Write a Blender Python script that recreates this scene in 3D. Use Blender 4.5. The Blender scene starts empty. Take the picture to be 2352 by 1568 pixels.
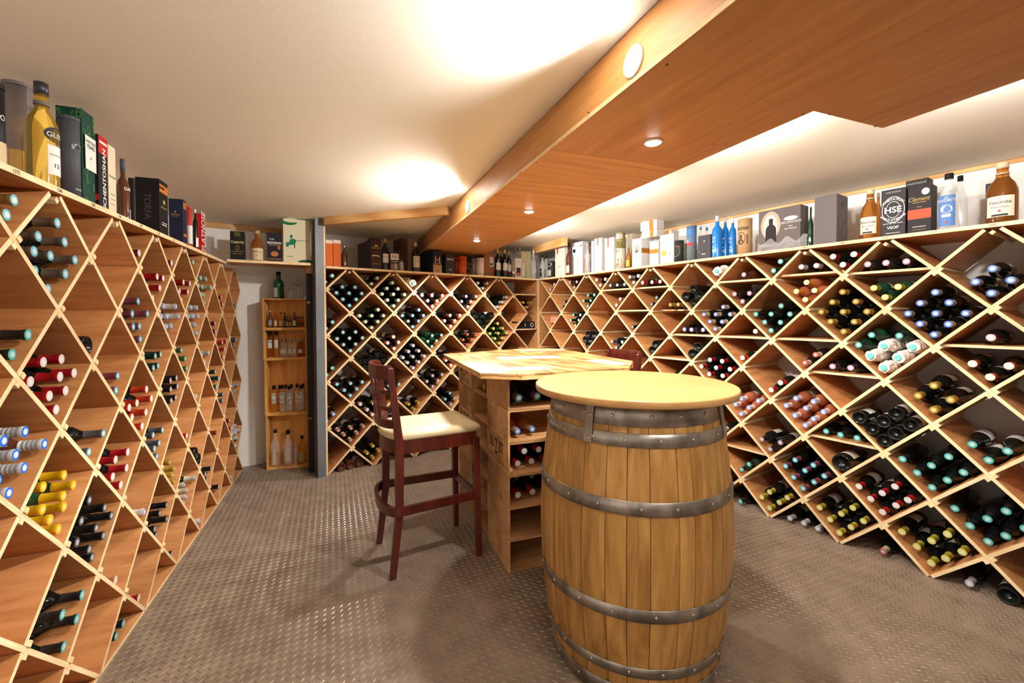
import bpy, math, random
import numpy as np
from mathutils import Matrix, Vector
random.seed(7)
S = bpy.context.scene
COL = S.collection

# ------------------------------------------------------------------ camera
F, PITCH, ROLL, CH, PCY, PCX = 994.33, 0.0198, -0.0037, 1.4065, 743.7, 1176.0
cam_d = bpy.data.cameras.new('camera'); cam = bpy.data.objects.new('camera', cam_d); COL.objects.link(cam)
cam_d.sensor_width = 36.0; cam_d.lens = F / 2352 * 36
cam_d.shift_y = -(784 - PCY) / 2352; cam_d.shift_x = 0.0
cam_d.clip_start = 0.02
cam.matrix_world = Matrix.Translation((0, 0, CH)) @ Matrix.Rotation(math.pi / 2 - PITCH, 4, 'X') @ Matrix.Rotation(ROLL, 4, 'Z')
S.camera = cam

# ------------------------------------------------------------------ exposure / world
vs = S.view_settings
vs.view_transform = 'Standard'; vs.look = 'None'; vs.gamma = 1.0; vs.use_curve_mapping = False
vs.exposure = 1.05
S.display_settings.display_device = 'sRGB'
w = bpy.data.worlds.new('world'); S.world = w; w.use_nodes = True
w.node_tree.nodes['Background'].inputs[0].default_value = (0.05, 0.045, 0.04, 1)
w.node_tree.nodes['Background'].inputs[1].default_value = 0.3
P_DOWN, P_SIDE = 42.0, 41.0           # watts of the ceiling lamps / of the lamps in the soffit sides
LAMP_COL = (1.0, 0.965, 0.925)

# ------------------------------------------------------------------ pixel -> place
def ray(px, py):
    x = (px - PCX) / F; y = (py - PCY) / F
    c, s = math.cos(-ROLL), math.sin(-ROLL); x, y = x * c - y * s, x * s + y * c
    c, s = math.cos(PITCH), math.sin(PITCH)
    return Vector((x, c - y * s, -s - y * c))
def at_z(px, py, z):
    r = ray(px, py); return Vector((0, 0, CH)) + r * ((z - CH) / r.z)
def at_Y(px, py, Y):
    r = ray(px, py); return Vector((0, 0, CH)) + r * (Y / r.y)
def to_px(P):
    X, Y, Z = P[0], P[1], P[2] - CH
    c, s = math.cos(PITCH), math.sin(PITCH); d = Y * c - Z * s; u = Z * c + Y * s
    x, y = X / d, -u / d; c, s = math.cos(ROLL), math.sin(ROLL); x, y = x * c - y * s, x * s + y * c
    return PCX + F * x, PCY + F * y
class Frame:                      # a vertical plane: local x along it, local y into the wall, z up
    def __init__(self, o, yaw):
        self.o = Vector((o[0], o[1], 0)); self.yaw = yaw
        self.M = Matrix.Translation(self.o) @ Matrix.Rotation(yaw, 4, 'Z')
    def w(self, s, off, z): return self.M @ Vector((s, off, z))
    def s_at(self, x, off, z, lo=-3.0, hi=8.0):       # s whose image column is x
        n = Vector((-math.sin(self.yaw), math.cos(self.yaw), 0)); y = 700
        for _ in range(6):
            r = ray(x, y); o = self.o + n * off
            t = (o.dot(n)) / r.dot(n); P = r * t
            s = (P - o).dot(Vector((math.cos(self.yaw), math.sin(self.yaw), 0)))
            y = to_px(self.w(s, off, z))[1]
        return s
    def z_at(self, x, y, off):
        n = Vector((-math.sin(self.yaw), math.cos(self.yaw), 0)); o = self.o + n * off
        r = ray(x, y); t = o.dot(n) / r.dot(n)
        return CH + r.z * t
W = 0.41; HH = 0.205; ZS = 1.845; DEP = 0.46; T = 0.016
FR = Frame((0.332, 5.20985), -0.99634)
FB = Frame((-1.63204, 3.80199), 0.63443)
FL = Frame((-1.54245, 1.472), 1.93252)
CEIL = 2.25; ZBEAM = 2.085

# ------------------------------------------------------------------ materials
MATS = {}
def new_mat(name):
    m = bpy.data.materials.new(name); m.use_nodes = True
    nt = m.node_tree; return m, nt, nt.nodes['Principled BSDF']
def mat(rgb, rough=0.5, metal=0.0, spec=0.5, trans=0.0, ior=1.45, alpha=1.0, name=None):
    key = (tuple(round(c, 4) for c in rgb), rough, metal, spec, trans, alpha)
    if key in MATS: return MATS[key]
    m, nt, b = new_mat(name or 'paint')
    b.inputs['Base Color'].default_value = (*rgb, 1); b.inputs['Roughness'].default_value = rough
    b.inputs['Metallic'].default_value = metal; b.inputs['Specular IOR Level'].default_value = spec
    b.inputs['Transmission Weight'].default_value = trans; b.inputs['IOR'].default_value = ior
    b.inputs['Alpha'].default_value = alpha
    # faint procedural variation
    n = nt.nodes.new('ShaderNodeTexNoise'); n.inputs['Scale'].default_value = 60
    mr = nt.nodes.new('ShaderNodeMapRange'); mr.inputs['To Min'].default_value = max(0.02, rough - 0.05); mr.inputs['To Max'].default_value = min(1, rough + 0.05)
    nt.links.new(n.outputs['Fac'], mr.inputs['Value']); nt.links.new(mr.outputs['Result'], b.inputs['Roughness'])
    MATS[key] = m; return m
def srgb(r, g, b):
    f = lambda c: (c / 255 / 12.92) if c <= 10 else ((c / 255 + 0.055) / 1.055) ** 2.4
    return (f(r), f(g), f(b))
def wood(name, dark, light, scale=(4, 40, 40), rough=0.5, rand=0.25, rings=0.0, bump=0.05, spec=0.35):
    m, nt, b = new_mat(name); L = nt.links
    tc = nt.nodes.new('ShaderNodeTexCoord'); mp = nt.nodes.new('ShaderNodeMapping'); oi = nt.nodes.new('ShaderNodeObjectInfo')
    mp.inputs['Scale'].default_value = scale
    cmb = nt.nodes.new('ShaderNodeCombineXYZ'); mu = nt.nodes.new('ShaderNodeMath'); mu.operation = 'MULTIPLY'; mu.inputs[1].default_value = 37.0
    L.new(oi.outputs['Random'], mu.inputs[0])
    for i in range(3): L.new(mu.outputs[0], cmb.inputs[i])
    L.new(tc.outputs['Object'], mp.inputs['Vector']); L.new(cmb.outputs[0], mp.inputs['Location'])
    n = nt.nodes.new('ShaderNodeTexNoise'); n.inputs['Scale'].default_value = 1.0; n.inputs['Detail'].default_value = 6; n.inputs['Roughness'].default_value = 0.6; n.inputs['Distortion'].default_value = 0.6
    L.new(mp.outputs[0], n.inputs['Vector'])
    fac = n.outputs['Fac']
    if rings:
        wv = nt.nodes.new('ShaderNodeTexWave'); wv.inputs['Scale'].default_value = rings; wv.inputs['Distortion'].default_value = 5; wv.inputs['Detail'].default_value = 2
        L.new(mp.outputs[0], wv.inputs['Vector'])
        mx0 = nt.nodes.new('ShaderNodeMix'); mx0.inputs[0].default_value = 0.35
        L.new(fac, mx0.inputs[2]); L.new(wv.outputs['Fac'], mx0.inputs[3]); fac = mx0.outputs[0]
    cr = nt.nodes.new('ShaderNodeValToRGB')
    cr.color_ramp.elements[0].position = 0.3; cr.color_ramp.elements[0].color = (*dark, 1)
    cr.color_ramp.elements[1].position = 0.72; cr.color_ramp.elements[1].color = (*light, 1)
    L.new(fac, cr.inputs[0])
    hsv = nt.nodes.new('ShaderNodeHueSaturation'); mr = nt.nodes.new('ShaderNodeMapRange')
    mr.inputs['To Min'].default_value = 1 - rand; mr.inputs['To Max'].default_value = 1 + rand
    L.new(oi.outputs['Random'], mr.inputs['Value']); L.new(mr.outputs[0], hsv.inputs['Value']); L.new(cr.outputs[0], hsv.inputs['Color'])
    L.new(hsv.outputs[0], b.inputs['Base Color']); b.inputs['Roughness'].default_value = rough
    b.inputs['Specular IOR Level'].default_value = spec
    if bump:
        bp = nt.nodes.new('ShaderNodeBump'); bp.inputs['Strength'].default_value = bump; bp.inputs['Distance'].default_value = 0.002
        L.new(n.outputs['Fac'], bp.inputs['Height']); L.new(bp.outputs[0], b.inputs['Normal'])
    return m
M_PLY = wood('plywood_face', srgb(174, 112, 62), srgb(212, 152, 96), (26, 3.2, 26), 0.5, 0.10)
M_EDGE = wood('plywood_edge', srgb(206, 172, 122), srgb(240, 218, 176), (8, 60, 120), 0.6, 0.05)
M_SHELFW = wood('shelf_ply', srgb(174, 114, 64), srgb(212, 154, 98), (2.5, 26, 26), 0.5, 0.05)
M_SOFF = wood('soffit_ply', srgb(170, 112, 60), srgb(204, 148, 88), (1.6, 22, 22), 0.45, 0.05)
M_SOFFX = wood('soffit_ply_cross', srgb(172, 114, 62), srgb(210, 154, 92), (22, 1.6, 22), 0.45, 0.05)
M_PINE = wood('pine', srgb(196, 142, 82), srgb(232, 188, 126), (2.5, 30, 30), 0.55, 0.12, rings=0.25)
M_CRATE = wood('crate_pine', srgb(166, 118, 74), srgb(222, 176, 122), (2.2, 24, 24), 0.6, 0.2, rings=0.2)
M_BOXW = wood('box_pine', srgb(206, 140, 66), srgb(240, 184, 104), (20, 20, 2.5), 0.5, 0.08)
M_TOPP = wood('table_plank', srgb(146, 100, 52), srgb(212, 168, 108), (1.8, 34, 30), 0.4, 0.22, rings=0.3)
M_DISC = wood('maple_top', srgb(182, 136, 80), srgb(202, 158, 102), (1.5, 30, 30), 0.3, 0.0)
M_OAK = wood('barrel_oak', srgb(146, 98, 44), srgb(204, 158, 90), (24, 24, 2.6), 0.4, 0.13, bump=0.12)
M_MAHOG = wood('mahogany_stain', srgb(56, 17, 11), srgb(98, 33, 21), (20, 20, 3), 0.25, 0.06, spec=0.6)
M_LEATHER = mat(srgb(222, 204, 164), 0.38, spec=0.5, name='cream_vinyl')
def steel(name, c, r, var=0.5):
    m, nt, b = new_mat(name); L = nt.links
    tc = nt.nodes.new('ShaderNodeTexCoord'); mp = nt.nodes.new('ShaderNodeMapping'); mp.inputs['Scale'].default_value = (9, 9, 4)
    n = nt.nodes.new('ShaderNodeTexNoise'); n.inputs['Scale'].default_value = 1.6; n.inputs['Detail'].default_value = 5
    L.new(tc.outputs['Object'], mp.inputs[0]); L.new(mp.outputs[0], n.inputs['Vector'])
    cr = nt.nodes.new('ShaderNodeValToRGB'); cr.color_ramp.elements[0].position = 0.35; cr.color_ramp.elements[1].position = 0.68
    cr.color_ramp.elements[0].color = (c[0] * var, c[1] * var, c[2] * var, 1); cr.color_ramp.elements[1].color = (*c, 1)
    L.new(n.outputs['Fac'], cr.inputs[0]); L.new(cr.outputs[0], b.inputs['Base Color'])
    b.inputs['Metallic'].default_value = 0.85; b.inputs['Roughness'].default_value = r
    return m
M_HOOP = steel('hoop_steel', srgb(188, 180, 170), 0.36, 0.42)
M_RIVET = mat(srgb(190, 186, 180), 0.3, 1.0, name='rivet')
M_GREYST = steel('painted_grey_steel', srgb(108, 110, 112), 0.5, 0.85); M_GREYST.node_tree.nodes['Principled BSDF'].inputs['Metallic'].default_value = 0.1
M_DARKST = mat(srgb(38, 38, 46), 0.5, 0.1, name='dark_painted_steel')
def plaster(name, c, bump=0.25, sc=18):
    m, nt, b = new_mat(name); L = nt.links
    n = nt.nodes.new('ShaderNodeTexNoise'); n.inputs['Scale'].default_value = sc; n.inputs['Detail'].default_value = 5
    tc = nt.nodes.new('ShaderNodeTexCoord'); L.new(tc.outputs['Object'], n.inputs['Vector'])
    cr = nt.nodes.new('ShaderNodeValToRGB'); cr.color_ramp.elements[0].color = (c[0] * .9, c[1] * .9, c[2] * .88, 1); cr.color_ramp.elements[1].color = (*c, 1)
    L.new(n.outputs['Fac'], cr.inputs[0]); L.new(cr.outputs[0], b.inputs['Base Color'])
    bp = nt.nodes.new('ShaderNodeBump'); bp.inputs['Strength'].default_value = bump; bp.inputs['Distance'].default_value = 0.01
    L.new(n.outputs['Fac'], bp.inputs['Height']); L.new(bp.outputs[0], b.inputs['Normal']); b.inputs['Roughness'].default_value = 0.85
    return m
M_WALL = plaster('white_plaster', srgb(240, 237, 232))
M_CEIL = plaster('ceiling_cloth', srgb(240, 234, 220), 0.05, 220)
def floor_mat():
    m, nt, b = new_mat('checker_plate'); L = nt.links
    tc = nt.nodes.new('ShaderNodeTexCoord'); n = nt.nodes.new('ShaderNodeTexNoise'); n.inputs['Scale'].default_value = 9; n.inputs['Detail'].default_value = 6
    n2 = nt.nodes.new('ShaderNodeTexNoise'); n2.inputs['Scale'].default_value = 2.2; n2.inputs['Detail'].default_value = 3
    L.new(tc.outputs['Object'], n.inputs['Vector']); L.new(tc.outputs['Object'], n2.inputs['Vector'])
    cr = nt.nodes.new('ShaderNodeValToRGB')
    cr.color_ramp.elements[0].position = 0.3; cr.color_ramp.elements[0].color = (*srgb(112, 94, 78), 1)
    cr.color_ramp.elements[1].position = 0.7; cr.color_ramp.elements[1].color = (*srgb(138, 119, 102), 1)
    L.new(n.outputs['Fac'], cr.inputs[0]); L.new(cr.outputs[0], b.inputs['Base Color'])
    mr = nt.nodes.new('ShaderNodeMapRange'); mr.inputs['To Min'].default_value = 0.34; mr.inputs['To Max'].default_value = 0.56
    L.new(n2.outputs['Fac'], mr.inputs['Value']); L.new(mr.outputs[0], b.inputs['Roughness'])
    b.inputs['Specular IOR Level'].default_value = 0.6
    return m
M_FLOOR = floor_mat()
M_TREAD = mat(srgb(152, 136, 118), 0.26, 0.15, spec=0.9, name='worn_glint_tread')  # paler than the floor: worn ridges, with their glints put into the colour
def emit(name, c, s):
    m, nt, b = new_mat(name); b.inputs['Emission Color'].default_value = (*c, 1); b.inputs['Emission Strength'].default_value = s
    b.inputs['Base Color'].default_value = (*c, 1); return m
M_LED = emit('led_lens', (1, 0.97, 0.92), 25.0)
M_WHITE = mat(srgb(245, 243, 238), 0.45, name='white')
M_BLACK = mat(srgb(22, 21, 22), 0.35, name='black')
M_DGLASS = mat((0.006, 0.007, 0.006), 0.07, spec=0.6, name='dark_bottle_glass')
M_GGLASS = mat((0.012, 0.05, 0.022), 0.06, spec=0.55, name='green_bottle_glass')
M_ROSE = mat((0.72, 0.22, 0.10), 0.05, trans=0.5, ior=1.25, name='rose_wine_glass')
M_BROWNG = mat((0.10, 0.03, 0.012), 0.06, spec=0.5, name='brown_bottle_glass')
M_CLEAR = mat((0.86, 0.90, 0.90), 0.04, spec=0.8, alpha=0.22, name='clear_glass')
M_AMBER = mat((0.98, 0.66, 0.12), 0.03, trans=0.9, ior=1.25, name='amber_spirit')
M_DAMBER = mat((0.74, 0.30, 0.06), 0.03, trans=0.88, ior=1.25, name='dark_amber_spirit')
M_FILM = mat((0.95, 0.96, 0.97), 0.12, trans=0.0, alpha=0.2, name='plastic_film')
M_PAPER = mat(srgb(226, 216, 204), 0.6, name='wrapping_paper')

# ------------------------------------------------------------------ mesh builder
class MB:
    def __init__(self): self.v = []; self.f = []; self.m = []; self.smooth = []
    def add(self, verts, faces, mi=0, sm=False, M=None):
        o = len(self.v)
        self.v += [tuple((M @ Vector(p)) if M is not None else p) for p in verts]
        for f in faces: self.f.append(tuple(i + o for i in f)); self.m.append(mi); self.smooth.append(sm)
        return self
    def box(self, x0, x1, y0, y1, z0, z1, mi=0, M=None, mf=None):
        # faces: bottom, top, front(-y), right(+x), back(+y), left(-x)
        v = [(x0, y0, z0), (x1, y0, z0), (x1, y1, z0), (x0, y1, z0), (x0, y0, z1), (x1, y0, z1), (x1, y1, z1), (x0, y1, z1)]
        fs = [(0, 3, 2, 1), (4, 5, 6, 7), (0, 1, 5, 4), (1, 2, 6, 5), (2, 3, 7, 6), (3, 0, 4, 7)]
        o = len(self.v); self.v += [tuple((M @ Vector(p)) if M is not None else p) for p in v]
        for k, f in enumerate(fs):
            self.f.append(tuple(i + o for i in f)); self.m.append((mf or {}).get(k, mi)); self.smooth.append(False)
        return self
    def lathe(self, prof, seg=18, mi=0, M=None, cap0=True, cap1=True, sx=1.0, sy=1.0, sm=True):
        vs, fs = [], []
        for r, z in prof:
            for i in range(seg):
                a = 2 * math.pi * i / seg; vs.append((r * math.cos(a) * sx, r * math.sin(a) * sy, z))
        for j in range(len(prof) - 1):
            for i in range(seg):
                k = (i + 1) % seg; fs.append((j * seg + i, j * seg + k, (j + 1) * seg + k, (j + 1) * seg + i))
        self.add(vs, fs, mi, sm, M)
        n = len(self.v) - len(vs)
        if cap0: self.f.append(tuple(n + i for i in reversed(range(seg)))); self.m.append(mi); self.smooth.append(False)
        if cap1:
            b = n + (len(prof) - 1) * seg; self.f.append(tuple(b + i for i in range(seg))); self.m.append(mi); self.smooth.append(False)
        return self
    def arc(self, r, z0, z1, a0, a1, seg=8, mi=0, M=None):     # open curved patch
        vs, fs = [], []
        for i in range(seg + 1):
            a = a0 + (a1 - a0) * i / seg
            vs += [(r * math.cos(a), r * math.sin(a), z0), (r * math.cos(a), r * math.sin(a), z1)]
        for i in range(seg): fs.append((2 * i, 2 * i + 2, 2 * i + 3, 2 * i + 1))
        return self.add(vs, fs, mi, True, M)
    def prism(self, pts, z0, z1, mi=0, M=None, side=None):
        n = len(pts)
        vs = [(x, y, z0) for x, y in pts] + [(x, y, z1) for x, y in pts]
        self.add(vs, [tuple(reversed(range(n))), tuple(range(n, 2 * n))], mi, False, M)
        o = len(self.v) - 2 * n
        for i in range(n):
            k = (i + 1) % n; self.f.append((o + i, o + k, o + n + k, o + n + i)); self.m.append(mi if side is None else side); self.smooth.append(False)
        return self
    def sweep(self, path, th, h, mi=0, closed=False, M=None):    # rectangular section along a horizontal-ish path
        n = len(path); vs, fs = [], []
        for i, p in enumerate(path):
            a = Vector(path[i - 1] if i > 0 else path[i]); b = Vector(path[i + 1] if i < n - 1 else path[i])
            d = (b - a); d.z = 0; d.normalize(); nn = Vector((-d.y, d.x, 0)) * th / 2
            p = Vector(p)
            for q in (p - nn, p + nn, p + nn + Vector((0, 0, h)), p - nn + Vector((0, 0, h))): vs.append(tuple(q))
        for i in range(n - 1):
            for k in range(4):
                l = (k + 1) % 4; fs.append((i * 4 + k, i * 4 + l, (i + 1) * 4 + l, (i + 1) * 4 + k))
        fs.append((3, 2, 1, 0)); b = (n - 1) * 4; fs.append((b, b + 1, b + 2, b + 3))
        return self.add(vs, fs, mi, False, M)
    def beam(self, a, b, wx, wy, wx2=None, wy2=None, mi=0, up=(0, 0, 1)):   # tapered bar from a to b
        a, b = Vector(a), Vector(b); d = (b - a).normalized()
        ax = Vector((1, 0, 0)) if abs(d.z) > 0.7 else Vector(up)
        x = (ax - d * ax.dot(d)).normalized(); y = d.cross(x)
        wx2 = wx if wx2 is None else wx2; wy2 = wy if wy2 is None else wy2
        vs = [tuple(a + x * sx * wx / 2 + y * sy * wy / 2) for sx, sy in ((-1, -1), (1, -1), (1, 1), (-1, 1))]
        vs += [tuple(b + x * sx * wx2 / 2 + y * sy * wy2 / 2) for sx, sy in ((-1, -1), (1, -1), (1, 1), (-1, 1))]
        return self.add(vs, [(3, 2, 1, 0), (4, 5, 6, 7), (0, 1, 5, 4), (1, 2, 6, 5), (2, 3, 7, 6), (3, 0, 4, 7)], mi)
    def mesh(self, name, mats):
        me = bpy.data.meshes.new(name); me.from_pydata(self.v, [], self.f)
        for m in mats: me.materials.append(m)
        me.polygons.foreach_set('material_index', self.m); me.polygons.foreach_set('use_smooth', self.smooth)
        me.update(); return me
def link(name, me, parent=None, M=None):
    o = bpy.data.objects.new(name, me); COL.objects.link(o)
    if parent is not None: o.parent = parent
    if M is not None: o.matrix_local = M
    return o
def build(mb, name, mats, parent=None, M=None):
    if not isinstance(mats, (list, tuple)): mats = [mats]
    return link(name, mb.mesh(name, mats), parent, M)
def bevel(o, w, seg=2):
    b = o.modifiers.new('bevel', 'BEVEL'); b.width = w; b.segments = seg; b.limit_method = 'ANGLE'; return o
def tag(o, label, cat, group=None):
    o['label'] = label; o['category'] = cat
    if group: o['group'] = group
    return o
def struct(o, label=None):
    o['kind'] = 'structure'
    if label: o['label'] = label
    return o
def empty(name, M, label=None, cat=None, group=None):
    e = bpy.data.objects.new(name, None); COL.objects.link(e); e.matrix_world = M; e.empty_display_size = 0.05
    if label: tag(e, label, cat, group)
    return e
def xf(s, y, z, rz=0.0): return Matrix.Translation((s, y, z)) @ Matrix.Rotation(rz, 4, 'Z')
_tc = {}
def text_geo(s, bold=False, shear=0.0):          # verts (x right, y up), unit height, centred
    key = (s, bold, shear)
    if key in _tc: return _tc[key]
    c = bpy.data.curves.new('t', 'FONT'); c.body = s; c.size = 1.0; c.align_x = 'CENTER'; c.align_y = 'CENTER'; c.resolution_u = 3
    c.shear = shear; c.offset = 0.018 if bold else 0.0
    o = bpy.data.objects.new('t', c); me = bpy.data.meshes.new_from_object(o)
    v = [tuple(p.co) for p in me.vertices]; f = [tuple(p.vertices) for p in me.polygons]
    bpy.data.objects.remove(o); bpy.data.curves.remove(c); bpy.data.meshes.remove(me)
    if v:
        ys = [p[1] for p in v]; xs = [p[0] for p in v]; h = max(ys) - min(ys); cy = (max(ys) + min(ys)) / 2; cx = (max(xs) + min(xs)) / 2
        v = [((p[0] - cx) / h, (p[1] - cy) / h, 0) for p in v]; wd = (max(xs) - min(xs)) / h
    else: wd = 0
    _tc[key] = (v, f, wd); return _tc[key]
def text_into(mb, s, cx, cy, h, fn, mi=0, maxw=None, rot=0.0, bold=False, shear=0.0, condense=1.0):
    v, f, wd = text_geo(s, bold, shear); sx = h * condense
    if maxw and wd * sx > maxw: sx = maxw / wd
    c, sn = math.cos(rot), math.sin(rot)
    mb.add([fn(cx + (x * sx) * c - (y * h) * sn, cy + (x * sx) * sn + (y * h) * c) for x, y, _ in v], f, mi)
def ordn(n): return ['zeroth', 'first', 'second', 'third', 'fourth', 'fifth', 'sixth', 'seventh', 'eighth', 'ninth', 'tenth', 'eleventh', 'twelfth'][n]

# ------------------------------------------------------------------ room shell
def quad_wall(name, a, b, z0=0, z1=CEIL, t=0.1, side=1, label=None):
    a, b = Vector((a[0], a[1], 0)), Vector((b[0], b[1], 0)); d = (b - a); yaw = math.atan2(d.y, d.x)
    o = build(MB().box(0, d.length, 0, side * t, z0, z1), name, M_WALL, None, xf(a.x, a.y, 0, yaw)); return struct(o, label)
OFF_L, OFF_B, OFF_R = 0.47, 0.70, 0.50
pL0 = FL.w(-3.4, OFF_L, 0)
def isect(f1, o1, f2, o2):
    p1, p2 = f1.w(0, o1, 0), f2.w(0, o2, 0); d1 = f1.w(1, o1, 0) - p1; d2 = f2.w(1, o2, 0) - p2
    A = np.array([[d1.x, -d2.x], [d1.y, -d2.y]]); t = np.linalg.solve(A, np.array([p2.x - p1.x, p2.y - p1.y])); return p1 + d1 * float(t[0])
pLB = isect(FL, OFF_L, FB, OFF_B); pBR = isect(FB, OFF_B, FR, OFF_R); pR0 = FR.w(7.6, OFF_R, 0)
quad_wall('wall_left', pL0, pLB, label='white plaster wall behind the zigzag-ended rack')
quad_wall('wall_back', pLB, pBR, label='white plaster wall behind the steel post')
quad_wall('wall_right', pBR, pR0, label='white plaster wall behind the rum bottles')
quad_wall('wall_front', pR0, pL0, label='white plaster wall closing the cellar opposite the racks')
poly = [(p.x, p.y) for p in (pL0, pLB, pBR, pR0)][::-1]
cxm = sum(p[0] for p in poly) / 4; cym = sum(p[1] for p in poly) / 4
polyo = [(cxm + (x - cxm) * 1.06, cym + (y - cym) * 1.06) for x, y in poly]
floor = struct(build(MB().prism(polyo, -0.1, 0.0), 'floor', M_FLOOR), 'brown grey rubber floor with raised lozenge tread')
struct(build(MB().prism(polyo, CEIL, CEIL + 0.1), 'ceiling', M_CEIL), 'off white ceiling lit by the soffit lamps')
def tread():
    mb_v, mb_f = [], []
    prs = 0.0258; ang = math.radians(-22.5)
    ca, sa = math.cos(ang), math.sin(ang)
    def loz(cx, cy, a):
        l, wd, h = 0.0145, 0.0030, 0.0028
        c, s = math.cos(a), math.sin(a); o = len(mb_v)
        for x, y, z in ((-l, 0, 0), (0, -wd, 0), (l, 0, 0), (0, wd, 0), (-l * .45, 0, h), (l * .45, 0, h)):
            mb_v.append((cx + x * c - y * s, cy + x * s + y * c, z))
        for f in ((0, 1, 5, 4), (1, 2, 5), (2, 3, 4, 5), (3, 0, 4)): mb_f.append(tuple(i + o for i in f))
    R = 230
    for i in range(-R, R):
        for j in range(-R, R):
            x = i * prs; y = j * prs
            X, Y = x * ca - y * sa, x * sa + y * ca + 2.4
            P = Vector((X, Y, 0))
            if Y < 0.9 or abs(X) > 0.28 + 1.25 * Y: continue
            n1 = (FL.M.inverted() @ P).y; n2 = (FB.M.inverted() @ P).y; n3 = (FR.M.inverted() @ P).y
            if n1 > 0.02 or n3 > 0.25 or n2 > 0.6: continue
            if (X - .53) ** 2 + (Y - 1.87) ** 2 < .28 ** 2: continue
            a = ang + (math.pi / 2 if (i + j) % 2 else 0)
            loz(X, Y, a)
    me = bpy.data.meshes.new('floor_tread'); me.from_pydata(mb_v, [], mb_f); me.materials.append(M_TREAD); me.update()
    o = link('floor_tread', me, floor); o['kind'] = 'stuff'
tread()
# battens along the top of walls and ceiling
n_tr = [0]
def trim(mb, M=None, label=None):
    n_tr[0] += 1; return struct(build(mb, 'trim_%d' % n_tr[0], M_PINE, None, M), label)
trim(MB().box(0.3, 7.0, OFF_R - 0.015, OFF_R - 0.001, CEIL - 0.022, CEIL - 0.001), FR.M, 'thin pine batten where the wall behind the rum bottles meets ceiling')
trim(MB().box(-1.05, -0.15, OFF_B - 0.02, OFF_B - 0.001, CEIL - 0.05, CEIL - 0.001), FB.M, 'pine batten above the niche with the whisky boxes')
a = at_z(748, 507, CEIL - .03); b = at_z(1031, 483, CEIL - .03)
d = (b - a); trim(MB().box(0, d.length, -.02, .02, -.035, .0295), xf(a.x, a.y, a.z, math.atan2(d.y, d.x)), 'pine batten on the ceiling from steel post to soffit')
a = at_z(1226, 574, CEIL - .04); b = at_z(1300, 553, CEIL - .04)
d = (b - a); trim(MB().box(0, d.length, -.02, .02, -.05, .0395), xf(a.x, a.y, a.z, math.atan2(d.y, d.x)), 'pine batten on the ceiling over the rack corner')

# ------------------------------------------------------------------ soffit with lamps
FS = Frame((0.486, 0.948), math.radians(111.3) - math.pi)      # local -x runs away from the camera, local y to the right side
SB = FS                                                        # s negative = far
BW = 0.675
def soffit():
    e = empty('ceiling_soffit', FS.M, 'boxed plywood ceiling soffit with recessed lamps', 'soffit')
    far, near = -4.25, 1.9
    stp = (FS.M.inverted() @ Vector((1.01, 1.46, 0))).x
    stp2 = (FS.M.inverted() @ Vector((1.353, 1.605, 0)))
    WB = stp2.y if stp2.y > 0 else 1.05
    t = 0.015
    build(MB().box(far, near, 0, t, ZBEAM + t, CEIL - 0.004), 'side_panel', M_SOFF, e)
    seam = (FS.M.inverted() @ at_z(1275, 345, ZBEAM)).x
    seam2 = (FS.M.inverted() @ at_z(1085, 470, ZBEAM)).x
    build(MB().box(far, seam2 - .001, 0, BW, ZBEAM, ZBEAM + t, mf={2: 1}), 'bottom_panel', [M_SOFFX, M_EDGE], e)
    build(MB().box(seam2 + .001, seam - .001, 0, BW, ZBEAM, ZBEAM + t, mf={2: 1}), 'bottom_panel', [M_SOFFX, M_EDGE], e)
    build(MB().prism([(seam + .001, 0), (near, 0), (near, WB), (stp, WB), (stp, BW), (seam + .001, BW)], ZBEAM, ZBEAM + t, 0, side=1), 'bottom_panel', [M_SOFF, M_EDGE], e)
    build(MB().box(far, stp, BW - t, BW, ZBEAM + t, CEIL - .004), 'side_panel', M_SOFF, e)
    build(MB().box(stp, stp + t, BW - t, WB, ZBEAM + t, CEIL - .004), 'side_panel', M_SOFF, e)
    build(MB().box(stp + t, near, WB - t, WB, ZBEAM + t, CEIL - .004), 'side_panel', M_SOFF, e)
    for k, (x, y) in enumerate([(1232, 372), (1352, 258), (1532, 148), (1195, 395), (1640, 330), (1845, 262), (1905, 262), (2010, 290), (1680, 335), (1120, 450)]):
        p = FS.M.inverted() @ at_z(x, y, ZBEAM)
        build(MB().lathe([(0.004, 0), (0.003, 0.0015)], 8, M=Matrix.Translation((p.x, p.y, ZBEAM - .0014))), 'screw', M_BLACK, e)
    return e, WB, stp
soff, WB, STEP = soffit()
ND = [0]
def lamp(name, M, power, cone, blend, label, group, r=0.043):
    # M: local -Z is the direction of light, origin on the panel surface
    e = empty('recessed_light', M, label, 'light', group)
    build(MB().lathe([(r, 0.0), (r, -0.004), (r * .8, -0.006), (r * .74, -0.002)], 24, cap0=True, cap1=False), 'bezel', M_WHITE, e)
    build(MB().lathe([(r * .74, -.0025), (r * .7, -.008), (r * .5, -.011)], 24, cap0=False), 'lens', M_LED, e)
    ld = bpy.data.lights.new(name, 'SPOT'); ld.energy = power; ld.color = LAMP_COL; ld.spot_size = cone; ld.spot_blend = blend; ld.shadow_soft_size = 0.03
    lo = bpy.data.objects.new(name, ld); COL.objects.link(lo); lo.parent = e; lo.matrix_local = Matrix.Translation((0, 0, -0.045))
    return e
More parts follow.
